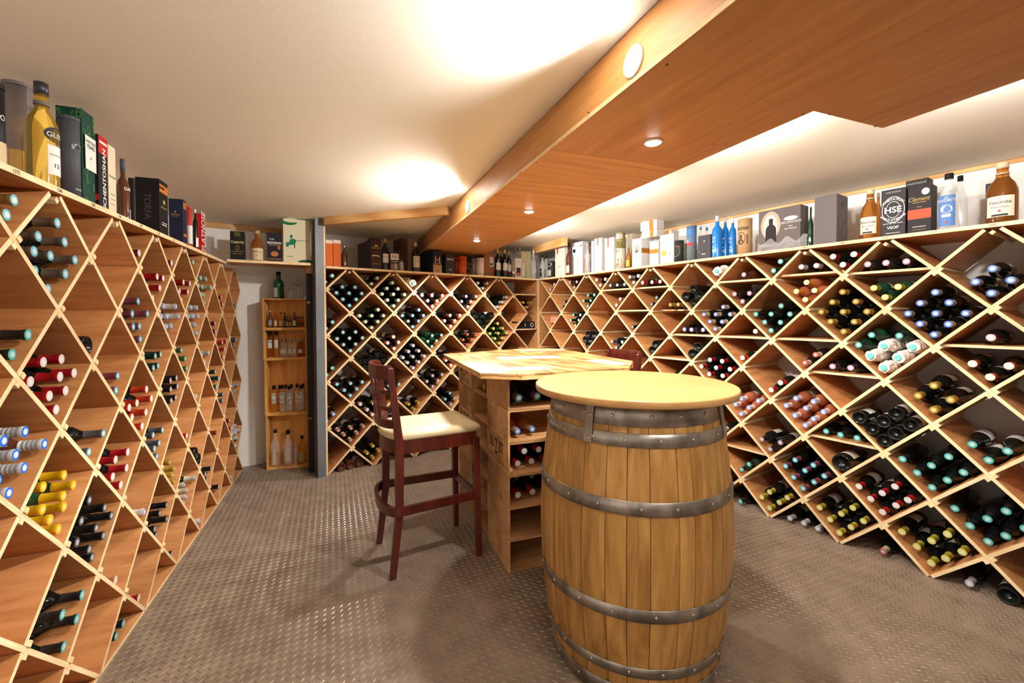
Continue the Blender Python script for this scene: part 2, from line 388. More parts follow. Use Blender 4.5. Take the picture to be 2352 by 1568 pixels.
for k, p in enumerate([at_z(1500, 326, ZBEAM), at_z(1215, 485, ZBEAM), at_z(1095, 552, ZBEAM), Vector((0.97, 0.62, ZBEAM))]):  # last position is an added lamp out of view, filling the near side
    lamp('downlight', Matrix.Translation((p.x, p.y, ZBEAM)), P_DOWN * (1.15, 1, 1.15, .42)[k], math.radians(146), 0.3, 'round recessed lamp in the soffit underside, ' + ['above the barrel', 'above the plank table', 'before the far rack', 'unseen, added for fill light'][k], 'lamps in the soffit underside', 0.036)
def side_lamp(s, y, right, nth, power=P_SIDE):
    if right: power *= .62
    rot = FS.M.to_3x3().to_4x4(); z = 2.145
    d = Vector((0, 1 if right else -1, 0)); P = FS.w(s, y, z)
    zax = -(rot @ d); xax = Vector((0, 0, 1)).cross(zax).normalized(); yax = zax.cross(xax)
    M = Matrix(((xax.x, yax.x, zax.x, P.x), (xax.y, yax.y, zax.y, P.y), (xax.z, yax.z, zax.z, P.z), (0, 0, 0, 1)))
    lamp('sidelight', M, power, math.radians(150), 0.6, 'round lamp in the soffit side facing the %s, %s from its far end' % ('rum bottles' if right else 'zigzag-ended rack', nth), 'lamps in the soffit sides', 0.045)
for px_, py_, nth_ in ((1455, 145, 'second'), (1075, 470, 'first')):
    o_ = FS.o; s_ = FS.s_at(px_, 0.0, 2.145); side_lamp(s_, 0.0, False, nth_)
s1 = FS.s_at(1455, 0.0, 2.145); s2 = FS.s_at(1075, 0.0, 2.145); dS = s1 - s2
side_lamp(s1 + dS, 0.0, False, 'third')
side_lamp(STEP - 0.45, BW, True, 'third'); side_lamp(STEP - 1.55, BW, True, 'second'); side_lamp(STEP - 2.75, BW, True, 'first'); side_lamp(STEP + 0.35, WB, True, 'fourth')

# ------------------------------------------------------------------ racks
R2 = math.sqrt(2); C45 = 1 / R2
def m_diag(s, z, up):          # local X of the panel along the diagonal, local Y into the wall, local Z its thickness
    a = -math.pi / 4 if up else math.pi / 4
    return Matrix.Translation((s, 0, z)) @ Matrix.Rotation(a, 4, 'Y')
CLEAT = 0.017
me_seg = None
def rack(fr, label, par, k0, k1, kleft_post, kright_post, boards, shelf_to, shelf_from, nums, bottom_board=False, seg_skip=lambda k, j: False):
    global me_seg
    e = empty('wine_rack', fr.M, label, 'wine rack')
    node = lambda k, j: (k * HH, ZS - 0.02 - j * HH + 0.02)
    L1 = HH * R2
    if me_seg is None:
        me_seg = MB().box(T / 2 + .001, L1 - T / 2 - .001, 0, DEP, -T / 2, T / 2, mf={2: 1, 0: 0}).mesh('short_panel', [M_PLY, M_EDGE])
    me_cl = MB().box(-CLEAT / 2, CLEAT / 2, -0.004, DEP, -CLEAT / 2, CLEAT / 2, mf={2: 0}).mesh('cleat', [M_EDGE])
    zt = ZS - 0.021
    cs = sorted({k - j for k in range(k0, k1 + 1) for j in range(0, 10) if (k + j) % 2 == par})
    for c in cs:
        js = [j for j in range(0, 10) if k0 <= c + j <= k1]
        if not js: continue
        ja, jb = js[0], js[-1]
        if ja == jb: continue
        (sa, za), (sb, zb) = node(c + ja, ja), node(c + jb, jb)
        ln = (jb - ja) * L1; x0 = 0.0; x1 = ln
        if ja == 0: x0 = 0.021 * R2 + T / 2
        if jb == 9: x1 = ln - T / 2
        build(MB().box(x0, x1, 0, DEP, -T / 2, T / 2, mf={2: 1}), 'long_panel', [M_PLY, M_EDGE], e, m_diag(sa, za, False))
    for k in range(k0, k1 + 1):
        for j in range(0, 10):
            if (k + j) % 2 != par: continue
            s, z = node(k, j)
            if j >= 1 and k + 1 <= k1 and not seg_skip(k, j):
                if j == 1:
                    build(MB().box(T / 2 + .001, L1 - 0.021 * R2 - T / 2 - .001, 0, DEP, -T / 2, T / 2, mf={2: 1}), 'short_panel', [M_PLY, M_EDGE], e, m_diag(s, z, True))
                else: link('short_panel', me_seg, e, m_diag(s, z, True))
            q = (T + CLEAT) / 2 * R2
            if 1 <= j <= 8 and k < k1: link('cleat', me_cl, e, Matrix.Translation((s + q, 0, z)) @ Matrix.Rotation(math.pi / 4, 4, 'Y'))
            if j <= 8 and k0 < k < k1: link('cleat', me_cl, e, Matrix.Translation((s, 0, z - q - (0.021 if j == 0 else 0))) @ Matrix.Rotation(math.pi / 4, 4, 'Y'))
    for (k, j, rec, *up) in boards:
        up = up[0] if up else 0
        s0, z = node(k, j); s1_ = s0 + W
        if kright_post and s1_ > kright_post * HH: s1_ = kright_post * HH
        build(MB().box(s0 + T / 2 + .012, s1_ - T / 2 - .002, 0.004 + rec, DEP - .01, z + .004 + up, z + .018 + up, mf={2: 1}), 'half_shelf', [M_SHELFW, M_EDGE], e)
    sh = build(MB().box(shelf_from, shelf_to, -0.012, DEP + .015, ZS - 0.02, ZS, mf={2: 1}), 'top_shelf', [M_SHELFW, M_EDGE], e)
    for (k, num) in nums:
        mb = MB(); text_into(mb, str(num), k * HH, ZS - 0.010, 0.011, lambda x, y: (x, -0.0128, y), shear=0.15)
        build(mb, 'shelf_number', M_BLACK, sh)
    if kleft_post is not None:
        x, z1 = kleft_post; build(MB().box(x - .018, x, -.004, DEP, 0, z1, mf={2: 1}), 'upright', [M_SHELFW, M_EDGE], e)
    if kright_post is not None and kright_post:
        x = kright_post * HH; build(MB().box(x, x + .018, -.004, DEP, 0, ZS - .021, mf={2: 1}), 'upright', [M_SHELFW, M_EDGE], e)
    if bottom_board:
        build(MB().box(shelf_from, k1 * HH - 0.06, 0.0, DEP, 0.0005, 0.014, mf={2: 1}), 'bottom_board', [M_SHELFW, M_EDGE], e)
    return e
RB = [(5, 1, 0), (7, 1, .03), (11, 1, 0), (13, 1, .05, .018), (15, 1, .04), (6, 2, 0), (8, 2, .10), (9, 3, .01), (11, 3, 0), (13, 3, .02), (17, 3, .03), (8, 4, 0), (14, 4, .03), (11, 7, 0.02), (14, 6, .02)]
rack(FR, 'plywood diamond wine rack behind the barrel, meeting the corner', 0, 0, 22, (0.0, ZS - .021), None, RB, 22 * HH, -0.02,
     [(k, 1410 + 5 * k) for k in range(1, 22)])
rack(FB, 'plywood diamond wine rack beside the grey steel post', 1, 0, 11, (0.0, 2.2), 11.72, [(10, 1, 0), (10, 3, 0)], 2.41, 0.0,
     [(k, 1341 + 5 * k) for k in range(0, 11)], seg_skip=lambda k, j: (k == 10 and j == 1))
rack(FL, 'plywood diamond wine rack with a zigzag end by the niche', 0, -4, 13, None, None, [], 2.14, -4 * HH,
     [(k, 1280 + 5 * k) for k in range(-3, 10)], bottom_board=True)

# ------------------------------------------------------------------ wine bottles
def prof_bottle(kind):
    if kind == 'bord': return [(.004, .030), (.018, .022), (.0285, .006), (.033, .0), (.0365, .002), (.0375, .008), (.0375, .185), (.034, .203), (.022, .222), (.0148, .236), (.0138, .296), (.0138, .30)], .0375, .242
    if kind == 'burg': return [(.004, .034), (.020, .025), (.031, .006), (.0355, 0), (.0395, .002), (.0405, .008), (.0405, .15), (.037, .175), (.025, .212), (.0158, .235), (.0142, .296), (.0142, .30)], .0405, .236
    if kind == 'champ': return [(.004, .036), (.022, .026), (.034, .006), (.0385, 0), (.0428, .002), (.0438, .009), (.0438, .16), (.039, .19), (.025, .225), (.017, .25), (.015, .30), (.0155, .315)], .0438, .22
    if kind == 'magn': return [(.005, .040), (.026, .030), (.040, .007), (.045, 0), (.0498, .0025), (.051, .010), (.051, .215), (.047, .24), (.030, .275), (.018, .295), (.0165, .345), (.0165, .35)], .051, .29
CAPS = {  # style: sleeve, ring, centre, words
 'red': (srgb(176, 30, 34), srgb(210, 200, 196), srgb(235, 235, 230), 'red capsule'),
 'wine': (srgb(128, 30, 44), srgb(200, 190, 190), srgb(230, 226, 226), 'dark red capsule'),
 'orange': (srgb(206, 62, 36), srgb(226, 206, 190), srgb(240, 236, 230), 'orange red capsule'),
 'pink': (srgb(150, 72, 84), srgb(60, 168, 186), srgb(226, 232, 234), 'teal-sealed rose capsule'),
 'teal': (srgb(44, 40, 38), srgb(70, 168, 160), srgb(196, 218, 214), 'teal-sealed dark capsule'),
 'brteal': (srgb(112, 96, 80), srgb(84, 168, 186), srgb(206, 222, 226), 'blue-sealed taupe capsule'),
 'tan': (srgb(176, 136, 78), srgb(90, 180, 196), srgb(236, 238, 232), 'tan capsule'),
 'copper': (srgb(196, 132, 84), srgb(210, 200, 190), srgb(236, 234, 230), 'copper capsule'),
 'silver': (srgb(196, 194, 194), srgb(168, 168, 172), srgb(232, 232, 234), 'silver capsule'),
 'grey': (srgb(86, 88, 94), srgb(110, 150, 156), srgb(226, 230, 230), 'slate grey capsule'),
 'black': (srgb(28, 27, 28), srgb(80, 80, 82), srgb(190, 190, 190), 'black capsule'),
 'dark': (srgb(44, 34, 36), srgb(150, 128, 132), srgb(214, 206, 206), 'dark brown capsule'),
 'mauve': (srgb(84, 62, 72), srgb(176, 140, 156), srgb(220, 210, 216), 'mauve capsule'),
 'purple': (srgb(82, 66, 130), srgb(170, 160, 210), srgb(232, 230, 240), 'purple capsule'),
 'gold': (srgb(196, 158, 60), srgb(150, 118, 40), srgb(228, 204, 130), 'gold capsule'),
 'olive': (srgb(176, 160, 52), srgb(206, 196, 96), srgb(226, 232, 190), 'olive yellow capsule'),
 'cream': (srgb(228, 216, 186), srgb(96, 112, 180), srgb(240, 236, 226), 'cream capsule'),
 'white': (srgb(236, 234, 232), srgb(120, 140, 200), srgb(244, 244, 246), 'white capsule'),
 'blue': (srgb(196, 172, 150), srgb(84, 128, 204), srgb(224, 232, 244), 'blue-sealed beige capsule'),
 'violet': (srgb(92, 96, 140), srgb(150, 156, 190), srgb(210, 214, 230), 'violet blue capsule'),
 'yellow': (srgb(232, 180, 24), srgb(214, 168, 30), srgb(248, 222, 120), 'yellow capsule'),
 'amber': (srgb(226, 170, 46), srgb(238, 214, 150), srgb(250, 246, 230), 'amber yellow capsule'),
 'stripe': (srgb(240, 240, 240), srgb(40, 110, 210), srgb(225, 235, 248), 'grey-striped white capsule'),
 'green': (srgb(72, 120, 76), srgb(120, 150, 120), srgb(220, 226, 214), 'green capsule'),
 'dkgreen': (srgb(32, 66, 58), srgb(110, 150, 140), srgb(220, 230, 226), 'dark green capsule'),
 'pale': (srgb(170, 186, 160), srgb(150, 176, 150), srgb(230, 236, 226), 'pale green capsule'),
 'redring': (srgb(222, 204, 180), srgb(190, 60, 50), srgb(150, 210, 210), 'red-banded cream capsule'),
 'rust': (srgb(140, 56, 32), srgb(150, 80, 60), srgb(190, 120, 100), 'rust red capsule'),
}
GLASS = {'d': M_DGLASS, 'g': M_GGLASS, 'r': M_ROSE, 'b': M_BROWNG, 'c': M_CLEAR}
_bm, _cm, _lm, _raw = {}, {}, {}, {}
def body_mesh(kind, gl):
    if (kind, gl) not in _bm:
        p, r, zc = prof_bottle(kind)
        _bm[(kind, gl)] = MB().lathe(p, 18).mesh('wine_bottle', [GLASS[gl]])
    return _bm[(kind, gl)]
def cap_geo(kind, style):
    p, r, zc = prof_bottle(kind); top = p[-1][1]; rn = .0158 if kind == 'bord' else .0163 if kind == 'burg' else .0185
    if kind == 'champ': rn = .0175
    mb = MB()
    mb.lathe([(rn + .0008, zc), (rn, zc + .006), (rn * .96, top - .012), (rn * 1.08, top - .010), (rn * 1.08, top + .0005)], 14, 0, cap0=False, cap1=False)
    mb.lathe([(rn * 1.08, top + .0005), (rn * .62, top + .0012)], 14, 1, cap0=False, cap1=False, sm=False)
    mb.lathe([(rn * .62, top + .0012), (rn * .5, top + .001)], 14, 2, cap0=False, cap1=True, sm=False)
    if style == 'stripe':
        for q in range(4):
            z = zc + .008 + q * .011
            mb.lathe([(rn * 1.01, z), (rn * 1.01, z + .006)], 14, 3, cap0=False, cap1=False)
    return mb
def cap_mats(style):
    c = CAPS[style]; m = [mat(c[0], 0.35, 0.15), mat(tuple(x * .85 for x in c[1]), 0.4), mat(tuple(x * .72 for x in c[2]), 0.45)]
    if style == 'stripe': m.append(mat(srgb(140, 140, 142), 0.4))
    return m
def cap_mesh(kind, style):
    if (kind, style) not in _cm: _cm[(kind, style)] = cap_geo(kind, style).mesh('capsule', cap_mats(style))
    return _cm[(kind, style)]
LABC = [srgb(232, 226, 212), srgb(236, 234, 230), srgb(214, 206, 188)]
def lab_geo(kind):
    p, r, zc = prof_bottle(kind); return MB().arc(r + .0006, .06, .15, math.radians(20), math.radians(160), 8)
def lab_mesh(kind, i):
    if (kind, i) not in _lm: _lm[(kind, i)] = lab_geo(kind).mesh('bottle_label', [mat(LABC[i], 0.6)])
    return _lm[(kind, i)]
SPEC = []          # collected bottles
def lay(fr, s, z, rec, kind, gl, style, label_on, base_out, lab, grp, name, roll=0.0, tilt=0.0):
    p, r, zc = prof_bottle(kind); top = p[-1][1]
    # bottle axis local Z -> towards the room (-Y of the rack)
    M = fr.M @ Matrix.Translation((s, rec, z))
    if base_out: M = M @ Matrix.Rotation(-math.pi / 2, 4, 'X') @ Matrix.Rotation(math.pi, 4, 'Z')
    else: M = M @ Matrix.Translation((0, top, 0)) @ Matrix.Rotation(math.pi / 2, 4, 'X')
    M = M @ Matrix.Rotation(roll, 4, 'Z')
    P = M @ Vector((0, 0, 0 if base_out else top))
    SPEC.append(dict(M=M, kind=kind, gl=gl, style=style, lab_on=label_on, base=base_out, label=lab, group=grp, name=name, d=P.length if False else max(P.y, .3)))
SLOTS = [(0, 0), (1, 0), (0, 1), (1, 1), (2, 0), (0, 2), (2, 1), (1, 2), (2, 2)]
RACKN = {'R': ('rack behind the barrel', 'corner post'), 'B': ('rack beside steel post', 'steel post'), 'L': ('zigzag-ended rack', 'zigzag end')}
FRS = {'R': FR, 'B': FB, 'L': FL}
def cell(rk, k, j, n, style, opt=''):
    """n bottles in the cell centred on half-column k, half-row j; opt letters: u on the half shelf, b base out,
    l labels, r rose glass, G green glass, c clear, N brown, M magnum, P champagne, Y burgundy, R shifted right, L left"""
    fr = FRS[rk]; base = 'b' in opt; gl = 'r' if 'r' in opt else 'g' if 'G' in opt else 'b' if 'N' in opt else 'c' if 'c' in opt else 'd'
    kind = 'magn' if 'M' in opt else 'champ' if 'P' in opt else 'burg' if 'Y' in opt else 'bord'
    r = prof_bottle(kind)[1]; d = 2 * r + .004
    zb = ZS - (j + 1) * HH; sc = k * HH
    idx = {'R': k // 2 + 1, 'B': k // 2 + 1, 'L': (13 - k) // 2 + 1}[rk]
    gw = {'d': 'dark', 'g': 'green', 'r': 'rose', 'b': 'brown', 'c': 'clear'}[gl]
    cw = gw + ' base-out bottle' if base else gw + ' bottle, ' + CAPS[style][3]
    post = RACKN[rk][1]; sd = post.split()[0] if rk == 'L' else 'post'
    def lab_for(i, tier):
        if j >= 9: return '%s, on the floor, %s gap from %s%s' % (cw, ordn(idx), post, tier)
        return '%s, %s%s row, %s cell from %s' % (cw, tier, ordn(j + 1), ordn(idx), post)
    grp = 'bottles in %s cell of %s row, %s' % (ordn(idx), ordn(j + 1), RACKN[rk][0])
    name = {'d': 'wine_bottle', 'g': 'wine_bottle', 'r': 'rose_bottle', 'b': 'wine_bottle', 'c': 'clear_bottle'}[gl]
    if kind == 'champ': name = 'sparkling_wine_bottle'
    if kind == 'magn': name = 'magnum_bottle'
    pos = []; tiers = ['' for _ in range(n)]
    if 'u' in opt:
        tiers = ['on half shelf, '] if n == 1 else ['half-shelf %s, ' % q for q in ({2: [sd + ' end', 'far end'], 3: [sd + ' end', 'middle', 'far end'], 4: [sd + ' end', 'second', 'third', 'far end']}[n])]
        up = .018 if (rk, k, j) == ('R', 14, 1) else 0
        zz = ZS - j * HH + .0185 + r + up; mxx = HH - .0185 - r - up - (r + T / 2 + .001) * R2
        spc = min(d + .006, 2 * mxx / max(1, n - 1)); fre = max(0, mxx - spc * (n - 1) / 2)
        for i in range(n): pos.append((sc + (i - (n - 1) / 2) * spc + (fre if 'R' in opt else -fre if 'L' in opt else 0), zz))
    elif j >= 9:
        z0 = .0145 + r if rk == 'L' else .0008 + r
        tiers = [''] if n == 1 else [', ' + q for q in ([sd + ' end', 'far end'] if n == 2 else [sd + ' end', 'middle', 'far end'])]
        for i in range(n): pos.append((sc + (i - (n - 1) / 2) * (d + .004) + (.07 if 'R' in opt else -.06 if 'L' in opt else 0), z0))
    else:
        o = (r + T / 2 + .0015) * R2
        sl = SLOTS if kind in ('bord', 'burg') else [(0, 0), (1, 0), (0, 1), (1, 1), (2, 0), (0, 2)]
        dd = d if kind != 'magn' else d - .002
        if 'R' in opt: sl = [(0, 0), (1, 0), (2, 0), (1, 1), (2, 1), (0, 1)]
        if 'L' in opt: sl = [(0, 0), (0, 1), (0, 2), (1, 1), (1, 2), (1, 0)]
        if n > 1:
            tn = ['lowest', 'second tier', 'third tier', 'fourth tier', 'uppermost']; tiers = []
            for a_, b_ in sl[:n]:
                t_ = a_ + b_; q = tn[t_]
                if t_ in (1, 3): q += ' ' + (sd if b_ > a_ else 'far') + ' side'
                elif t_ == 2: q += ' ' + ('middle' if a_ == b_ else (sd if b_ > a_ else 'far') + ' side')
                tiers.append(q + ', ')
        for a_, b_ in sl[:n]: pos.append((sc + (a_ - b_) * dd / R2, zb + o + (a_ + b_) * dd / R2))
    for i, (s, z) in enumerate(pos):
        lay(fr, s, z, random.uniform(-.004, .03), kind, gl, style, ('l' in opt) or (base and i % 2 == 0), base, lab_for(i, tiers[i]), grp, name, random.uniform(-.5, .5))
TAB = {
'R': """1,0,2,red 3,0,3,mauve 5,0,3,copper 7,0,3,silver 13,0,2,teal,G 15,0,3,red,l
2,1,2,black 4,1,5,dkgreen,G 6,1,3,grey,u 6,1,2,copper 8,1,3,red,ul 8,1,2,black 10,1,4,black,b 12,1,1,mauve,uN 12,1,3,mauve 14,1,2,silver,uR 14,1,4,amber,r 16,1,3,mauve,u 16,1,3,olive,Gl 18,1,5,blue,Yl
3,2,5,dkgreen 7,2,1,black 9,2,2,gold,uR 11,2,7,cream,l 13,2,7,teal 15,2,9,gold,Yl 17,2,9,blue,l 19,2,1,wine,M
4,3,5,black,b 6,3,3,grey,l 8,3,2,black,b 10,3,3,purple,ul 10,3,2,black,b 12,3,1,orange,uR 12,3,1,orange,l 14,3,2,redring,l 18,3,1,wine,uY 18,3,3,orange,Yl
9,4,1,wine 11,4,8,red 13,4,2,red,l 15,4,2,mauve,uY 17,4,4,gold,Pl 19,4,5,teal
10,5,3,white,r 12,5,5,white,rl 14,5,8,white,rl 16,5,7,black,bl 18,5,3,teal,Yl
11,6,2,silver 13,6,3,dark,l 15,6,3,teal,ul 15,6,1,black,bM 17,6,7,teal,Y
12,7,2,teal,G 14,7,8,pink 16,7,7,red,l 18,7,7,teal,Y
11,8,1,black,b 13,8,5,olive,l 15,8,7,olive,l 17,8,7,olive,Yl 19,8,4,teal
12,9,1,teal 14,9,3,silver,l 16,9,1,redring 18,9,1,silver,L 18,9,1,black,bYR""",
'B': """0,0,2,tan 2,0,2,pale,l 8,0,3,silver 10,0,3,red,u
1,1,8,pink 3,1,9,pale 5,1,6,red,l 7,1,5,mauve 9,1,3,silver,R 11,1,3,gold
0,2,2,teal,R 2,2,7,pale,l 4,2,7,pink,l 6,2,5,orange 8,2,6,black,b
1,3,8,dkgreen 3,3,4,orange,l 5,3,5,dkgreen,G 7,3,5,rust,l 9,3,9,olive,G
0,4,2,teal,R 2,4,7,black,b 4,4,9,silver 6,4,4,orange,l 8,4,3,dark,l 10,4,2,dark,l
1,5,6,pink,l 3,5,3,teal,l 5,5,5,mauve,l 7,5,2,dark
0,6,2,blue,Rl 2,6,6,copper 4,6,3,gold,l 6,6,4,grey
1,7,6,redring,l 3,7,4,silver 5,7,3,silver 7,7,1,black,b
2,8,4,gold 4,8,2,wine 6,8,2,dark
1,9,3,rust,bN""",
'L': """-1,0,2,tan 3,0,1,wine 5,0,1,wine 7,0,2,pale
0,1,9,brteal 4,1,5,red 6,1,5,red 8,1,8,pale 10,1,2,red 12,1,1,grey
-1,2,2,teal,R 1,2,1,black,bL 3,2,7,pink,Y 5,2,8,white 7,2,8,white 9,2,3,wine
0,3,8,red 2,3,2,pink 4,3,6,dkgreen 6,3,4,green 8,3,3,silver 10,3,5,orange 12,3,5,violet
-3,4,5,stripe,N -1,4,8,stripe,N 1,4,2,grey 3,4,7,orange 5,4,8,dark 7,4,1,silver 9,4,4,dkgreen
0,5,8,yellow,G 2,5,5,red 4,5,5,grey 6,5,1,red 10,5,4,grey 12,5,5,silver
1,6,9,black 3,6,1,white 5,6,4,gold 7,6,2,black,bL 9,6,3,rust 11,6,2,red
0,7,4,teal,R 2,7,1,copper 4,7,5,black 6,7,5,cream 8,7,3,dark 12,7,8,white
3,8,1,red 5,8,1,black 7,8,1,white 9,8,2,dark 11,8,1,silver
2,9,2,teal"""}
for i_, (a_, b_) in enumerate(((0, 2), (1, 2), (2, 1))):
    q_ = .0875 / R2; lay(FR, 16 * HH + (a_ - b_) * q_, ZS - 4 * HH + (.0445 + T / 2) * R2 + (a_ + b_) * q_, .01, 'bord', 'g', 'teal', False, False, 'green bottle, teal-sealed dark capsule, above the paper-wrapped bottles, %s' % ['post side', 'middle', 'far side'][i_], 'green bottles above the wrapped ones', 'wine_bottle')
for rk, txt in TAB.items():
    for tok in txt.split():
        q = tok.split(','); cell(rk, int(q[0]), int(q[1]), int(q[2]), q[3], q[4] if len(q) > 4 else '')
# ------------------------------------------------------------------ crates under the table (frame: corner of the tower)
TA = math.radians(20.2); FT = Frame((-0.024, 2.336), TA)      # local x = u, local y = v
CHT = 0.178
SPEC_C = []
def crate(name, M, Lx, Dy, Hz, label, group, letter=None, mat_=None, deck=True):
    """open front towards local -y; Lx wide, Dy deep, Hz high, origin bottom front left"""
    mat_ = mat_ or M_CRATE
    e = empty(name, M, label, 'crate', group); t = 0.011
    build(MB().box(0, t, 0, Dy, 0, Hz - .0022), 'end_panel', mat_, e); build(MB().box(Lx - t, Lx, 0, Dy, 0, Hz - .0022), 'end_panel', mat_, e)
    build(MB().box(t, Lx - t, 0, Dy, 0, t), 'side_panel', mat_, e)
    build(MB().box(t, Lx - t, 0, Dy, Hz - t, Hz - .0022), 'side_panel', mat_, e)
    build(MB().box(t, Lx - t, Dy - t, Dy, t, Hz - t), 'back_panel', mat_, e)
    if letter:
        mb = MB(); s = letter
        fn = lambda x, y: (-0.0008, Dy / 2 - x, Hz / 2 + y)
        text_into(mb, 'BU', -.088, .030, .062, fn, 0, condense=.8, bold=True); text_into(mb, 'Z', -.010, .018, .088, fn, 0, condense=.62, bold=True); text_into(mb, 'ET', .080, .030, .062, fn, 0, condense=.8, bold=True)
        mb.add([fn(-.13, -.034), fn(.13, -.034), fn(.13, -.037), fn(-.13, -.037)], [(0, 1, 2, 3)])
        text_into(mb, 'MIS EN BOUTEILLE A LA PROPRIETE', 0, -.056, .013, fn, 0, maxw=.30)
        build(mb, 'lettering', mat(srgb(52, 36, 26), .7), e)
    return e
for lv in range(6):
    o_ = .012 * ((lv * 7) % 3 - 1) * .6; z = lv * CHT
    nm = ['bottom', 'second', 'third', 'fourth', 'fifth', 'topmost'][lv]
    crate('wine_crate', FT.M @ xf(0, max(0, o_ * .2), z), .50, .378 + .016 * (lv % 2), CHT, 'pine wine crate opening toward the barrel, %s of its stack under the table' % nm, 'crates opening toward barrel', letter=(lv == 3))
    crate('wine_crate', FT.M @ xf(.012 + .004 * (lv % 2), .755 - .0, z, -math.pi / 2), .355, .325, CHT, 'pine wine crate opening toward the bar stool, %s of its stack' % nm, 'crates opening toward stool')
    crate('wine_crate', FT.M @ xf(.50, 1.16, z, math.pi), .50, .385, CHT, 'pine wine crate opening toward the steel-post rack, %s of its stack' % nm, 'crates opening toward the far rack', letter=None)
    crate('wine_crate', FT.M @ xf(.50, .40, z, math.pi / 2), .355, .14, CHT, 'pine wine crate opening away from the bar stool, %s of its stack' % nm, 'crates opening away from stool')
# lettering on the far left crates (their end panels face the stool)
for lv in (5, 3):
    mb = MB(); fn = lambda x, y, lv=lv: (-0.0009, .775 + .1925 - x, lv * CHT + CHT / 2 + y)
    text_into(mb, 'BU', -.088, .030, .062, fn, 0, condense=.8, bold=True); text_into(mb, 'Z', -.010, .018, .088, fn, 0, condense=.62, bold=True); text_into(mb, 'ET', .080, .030, .062, fn, 0, condense=.8, bold=True)
    mb.add([fn(-.13, -.034), fn(.13, -.034), fn(.13, -.037), fn(-.13, -.037)], [(0, 1, 2, 3)])
    text_into(mb, 'MIS EN BOUTEILLE A LA PROPRIETE', 0, -.056, .013, fn, 0, maxw=.30)
    par = [o for o in bpy.data.objects if o.get('label', '').startswith('pine wine crate opening toward the steel-post rack, %s ' % ('topmost' if lv == 5 else 'fourth'))][0]
    ob = build(mb, 'lettering', mat(srgb(52, 36, 26), .7)); ob.parent = par; ob.matrix_parent_inverse = Matrix(); ob.matrix_local = par.matrix_world.inverted() @ FT.M
def tower_bottles(lv, n, style, kind, gl, lab, lay2=0, lon=False):
    r = prof_bottle(kind)[1]; z0 = lv * CHT + .0118 + r
    for i in range(n): lay(FT, .068 + i * (2 * r + .012), z0, (.008 if kind == 'magn' else .03) + .012 * (i % 2), kind, gl, style, lon, False, lab + ', %s from stool' % ordn(i + 1), 'bottles in the crates under the table', 'rose_bottle' if gl == 'r' else 'magnum_bottle' if kind == 'magn' else 'wine_bottle')
    for i in range(lay2): lay(FT, .06 + (i + .5) * (2 * r + .012), z0 + r * 1.84, .02, kind, gl, style, lon, False, lab + ', upper %s' % ordn(i + 1), 'bottles in the crates under the table', 'wine_bottle')
tower_bottles(5, 3, 'pink', 'magn', 'd', 'dark magnum in topmost crate facing the barrel')
tower_bottles(4, 2, 'blue', 'burg', 'r', 'rose bottle in fifth crate facing the barrel')
tower_bottles(3, 5, 'red', 'bord', 'd', 'dark red-capped bottle in fourth crate facing the barrel', 4)
tower_bottles(2, 4, 'red', 'burg', 'd', 'white-labelled red-capped bottle in third crate facing barrel', 0, True)
FTB = Frame((FT.w(.012, .755, 0).x, FT.w(.012, .755, 0).y), TA - math.pi / 2)
lay(FTB, .27, 5 * CHT + .0118 + .0438, -.004, 'champ', 'g', 'gold', False, False, 'green sparkling bottle with gold foil in topmost crate toward the stool', None, 'sparkling_wine_bottle')

# realise the bottles: the 300 wine bottles that show largest stay single, the rest are one object
def realise():
    kinds = {}
    for b in SPEC: kinds.setdefault(b['name'], []).append(b)
    rest = []
    for nm, L in kinds.items():
        L.sort(key=lambda b: b['d']); rest += L[300:]
        for b in L[:300]:
            o = link(nm, body_mesh(b['kind'], b['gl']), None, b['M']); tag(o, b['label'], 'bottle', b['group'])
            link('capsule', cap_mesh(b['kind'], b['style']), o)
            if b['lab_on']: link('bottle_label', lab_mesh(b['kind'], random.randrange(3)), o)
    if rest:
        mb = MB(); mats = []; ix = {}
        def mi(m):
            if m.name not in ix: ix[m.name] = len(mats); mats.append(m)
            return ix[m.name]
        for b in rest:
            p, r, zc = prof_bottle(b['kind']); mb.lathe(p, 10, mi(GLASS[b['gl']]), b['M'])
            g = cap_geo(b['kind'], b['style']); cm = [mi(m) for m in cap_mats(b['style'])]
            o = len(mb.v); mb.v += [tuple(b['M'] @ Vector(v)) for v in g.v]
            for f, m_, s_ in zip(g.f, g.m, g.smooth): mb.f.append(tuple(i + o for i in f)); mb.m.append(cm[m_]); mb.smooth.append(s_)
            if b['lab_on']:
                g = lab_geo(b['kind']); k = mi(mat(LABC[0], .6)); o = len(mb.v); mb.v += [tuple(b['M'] @ Vector(v)) for v in g.v]
                for f in g.f: mb.f.append(tuple(i + o for i in f)); mb.m.append(k); mb.smooth.append(True)
        o = build(mb, 'stored_wine_bottles', mats); o['kind'] = 'stuff'; tag(o, 'dark wine bottles filling the far cells around the corner post', 'bottles')
    print('BOTTLES', {k: len(v) for k, v in kinds.items()}, 'rest', len(rest))
realise()

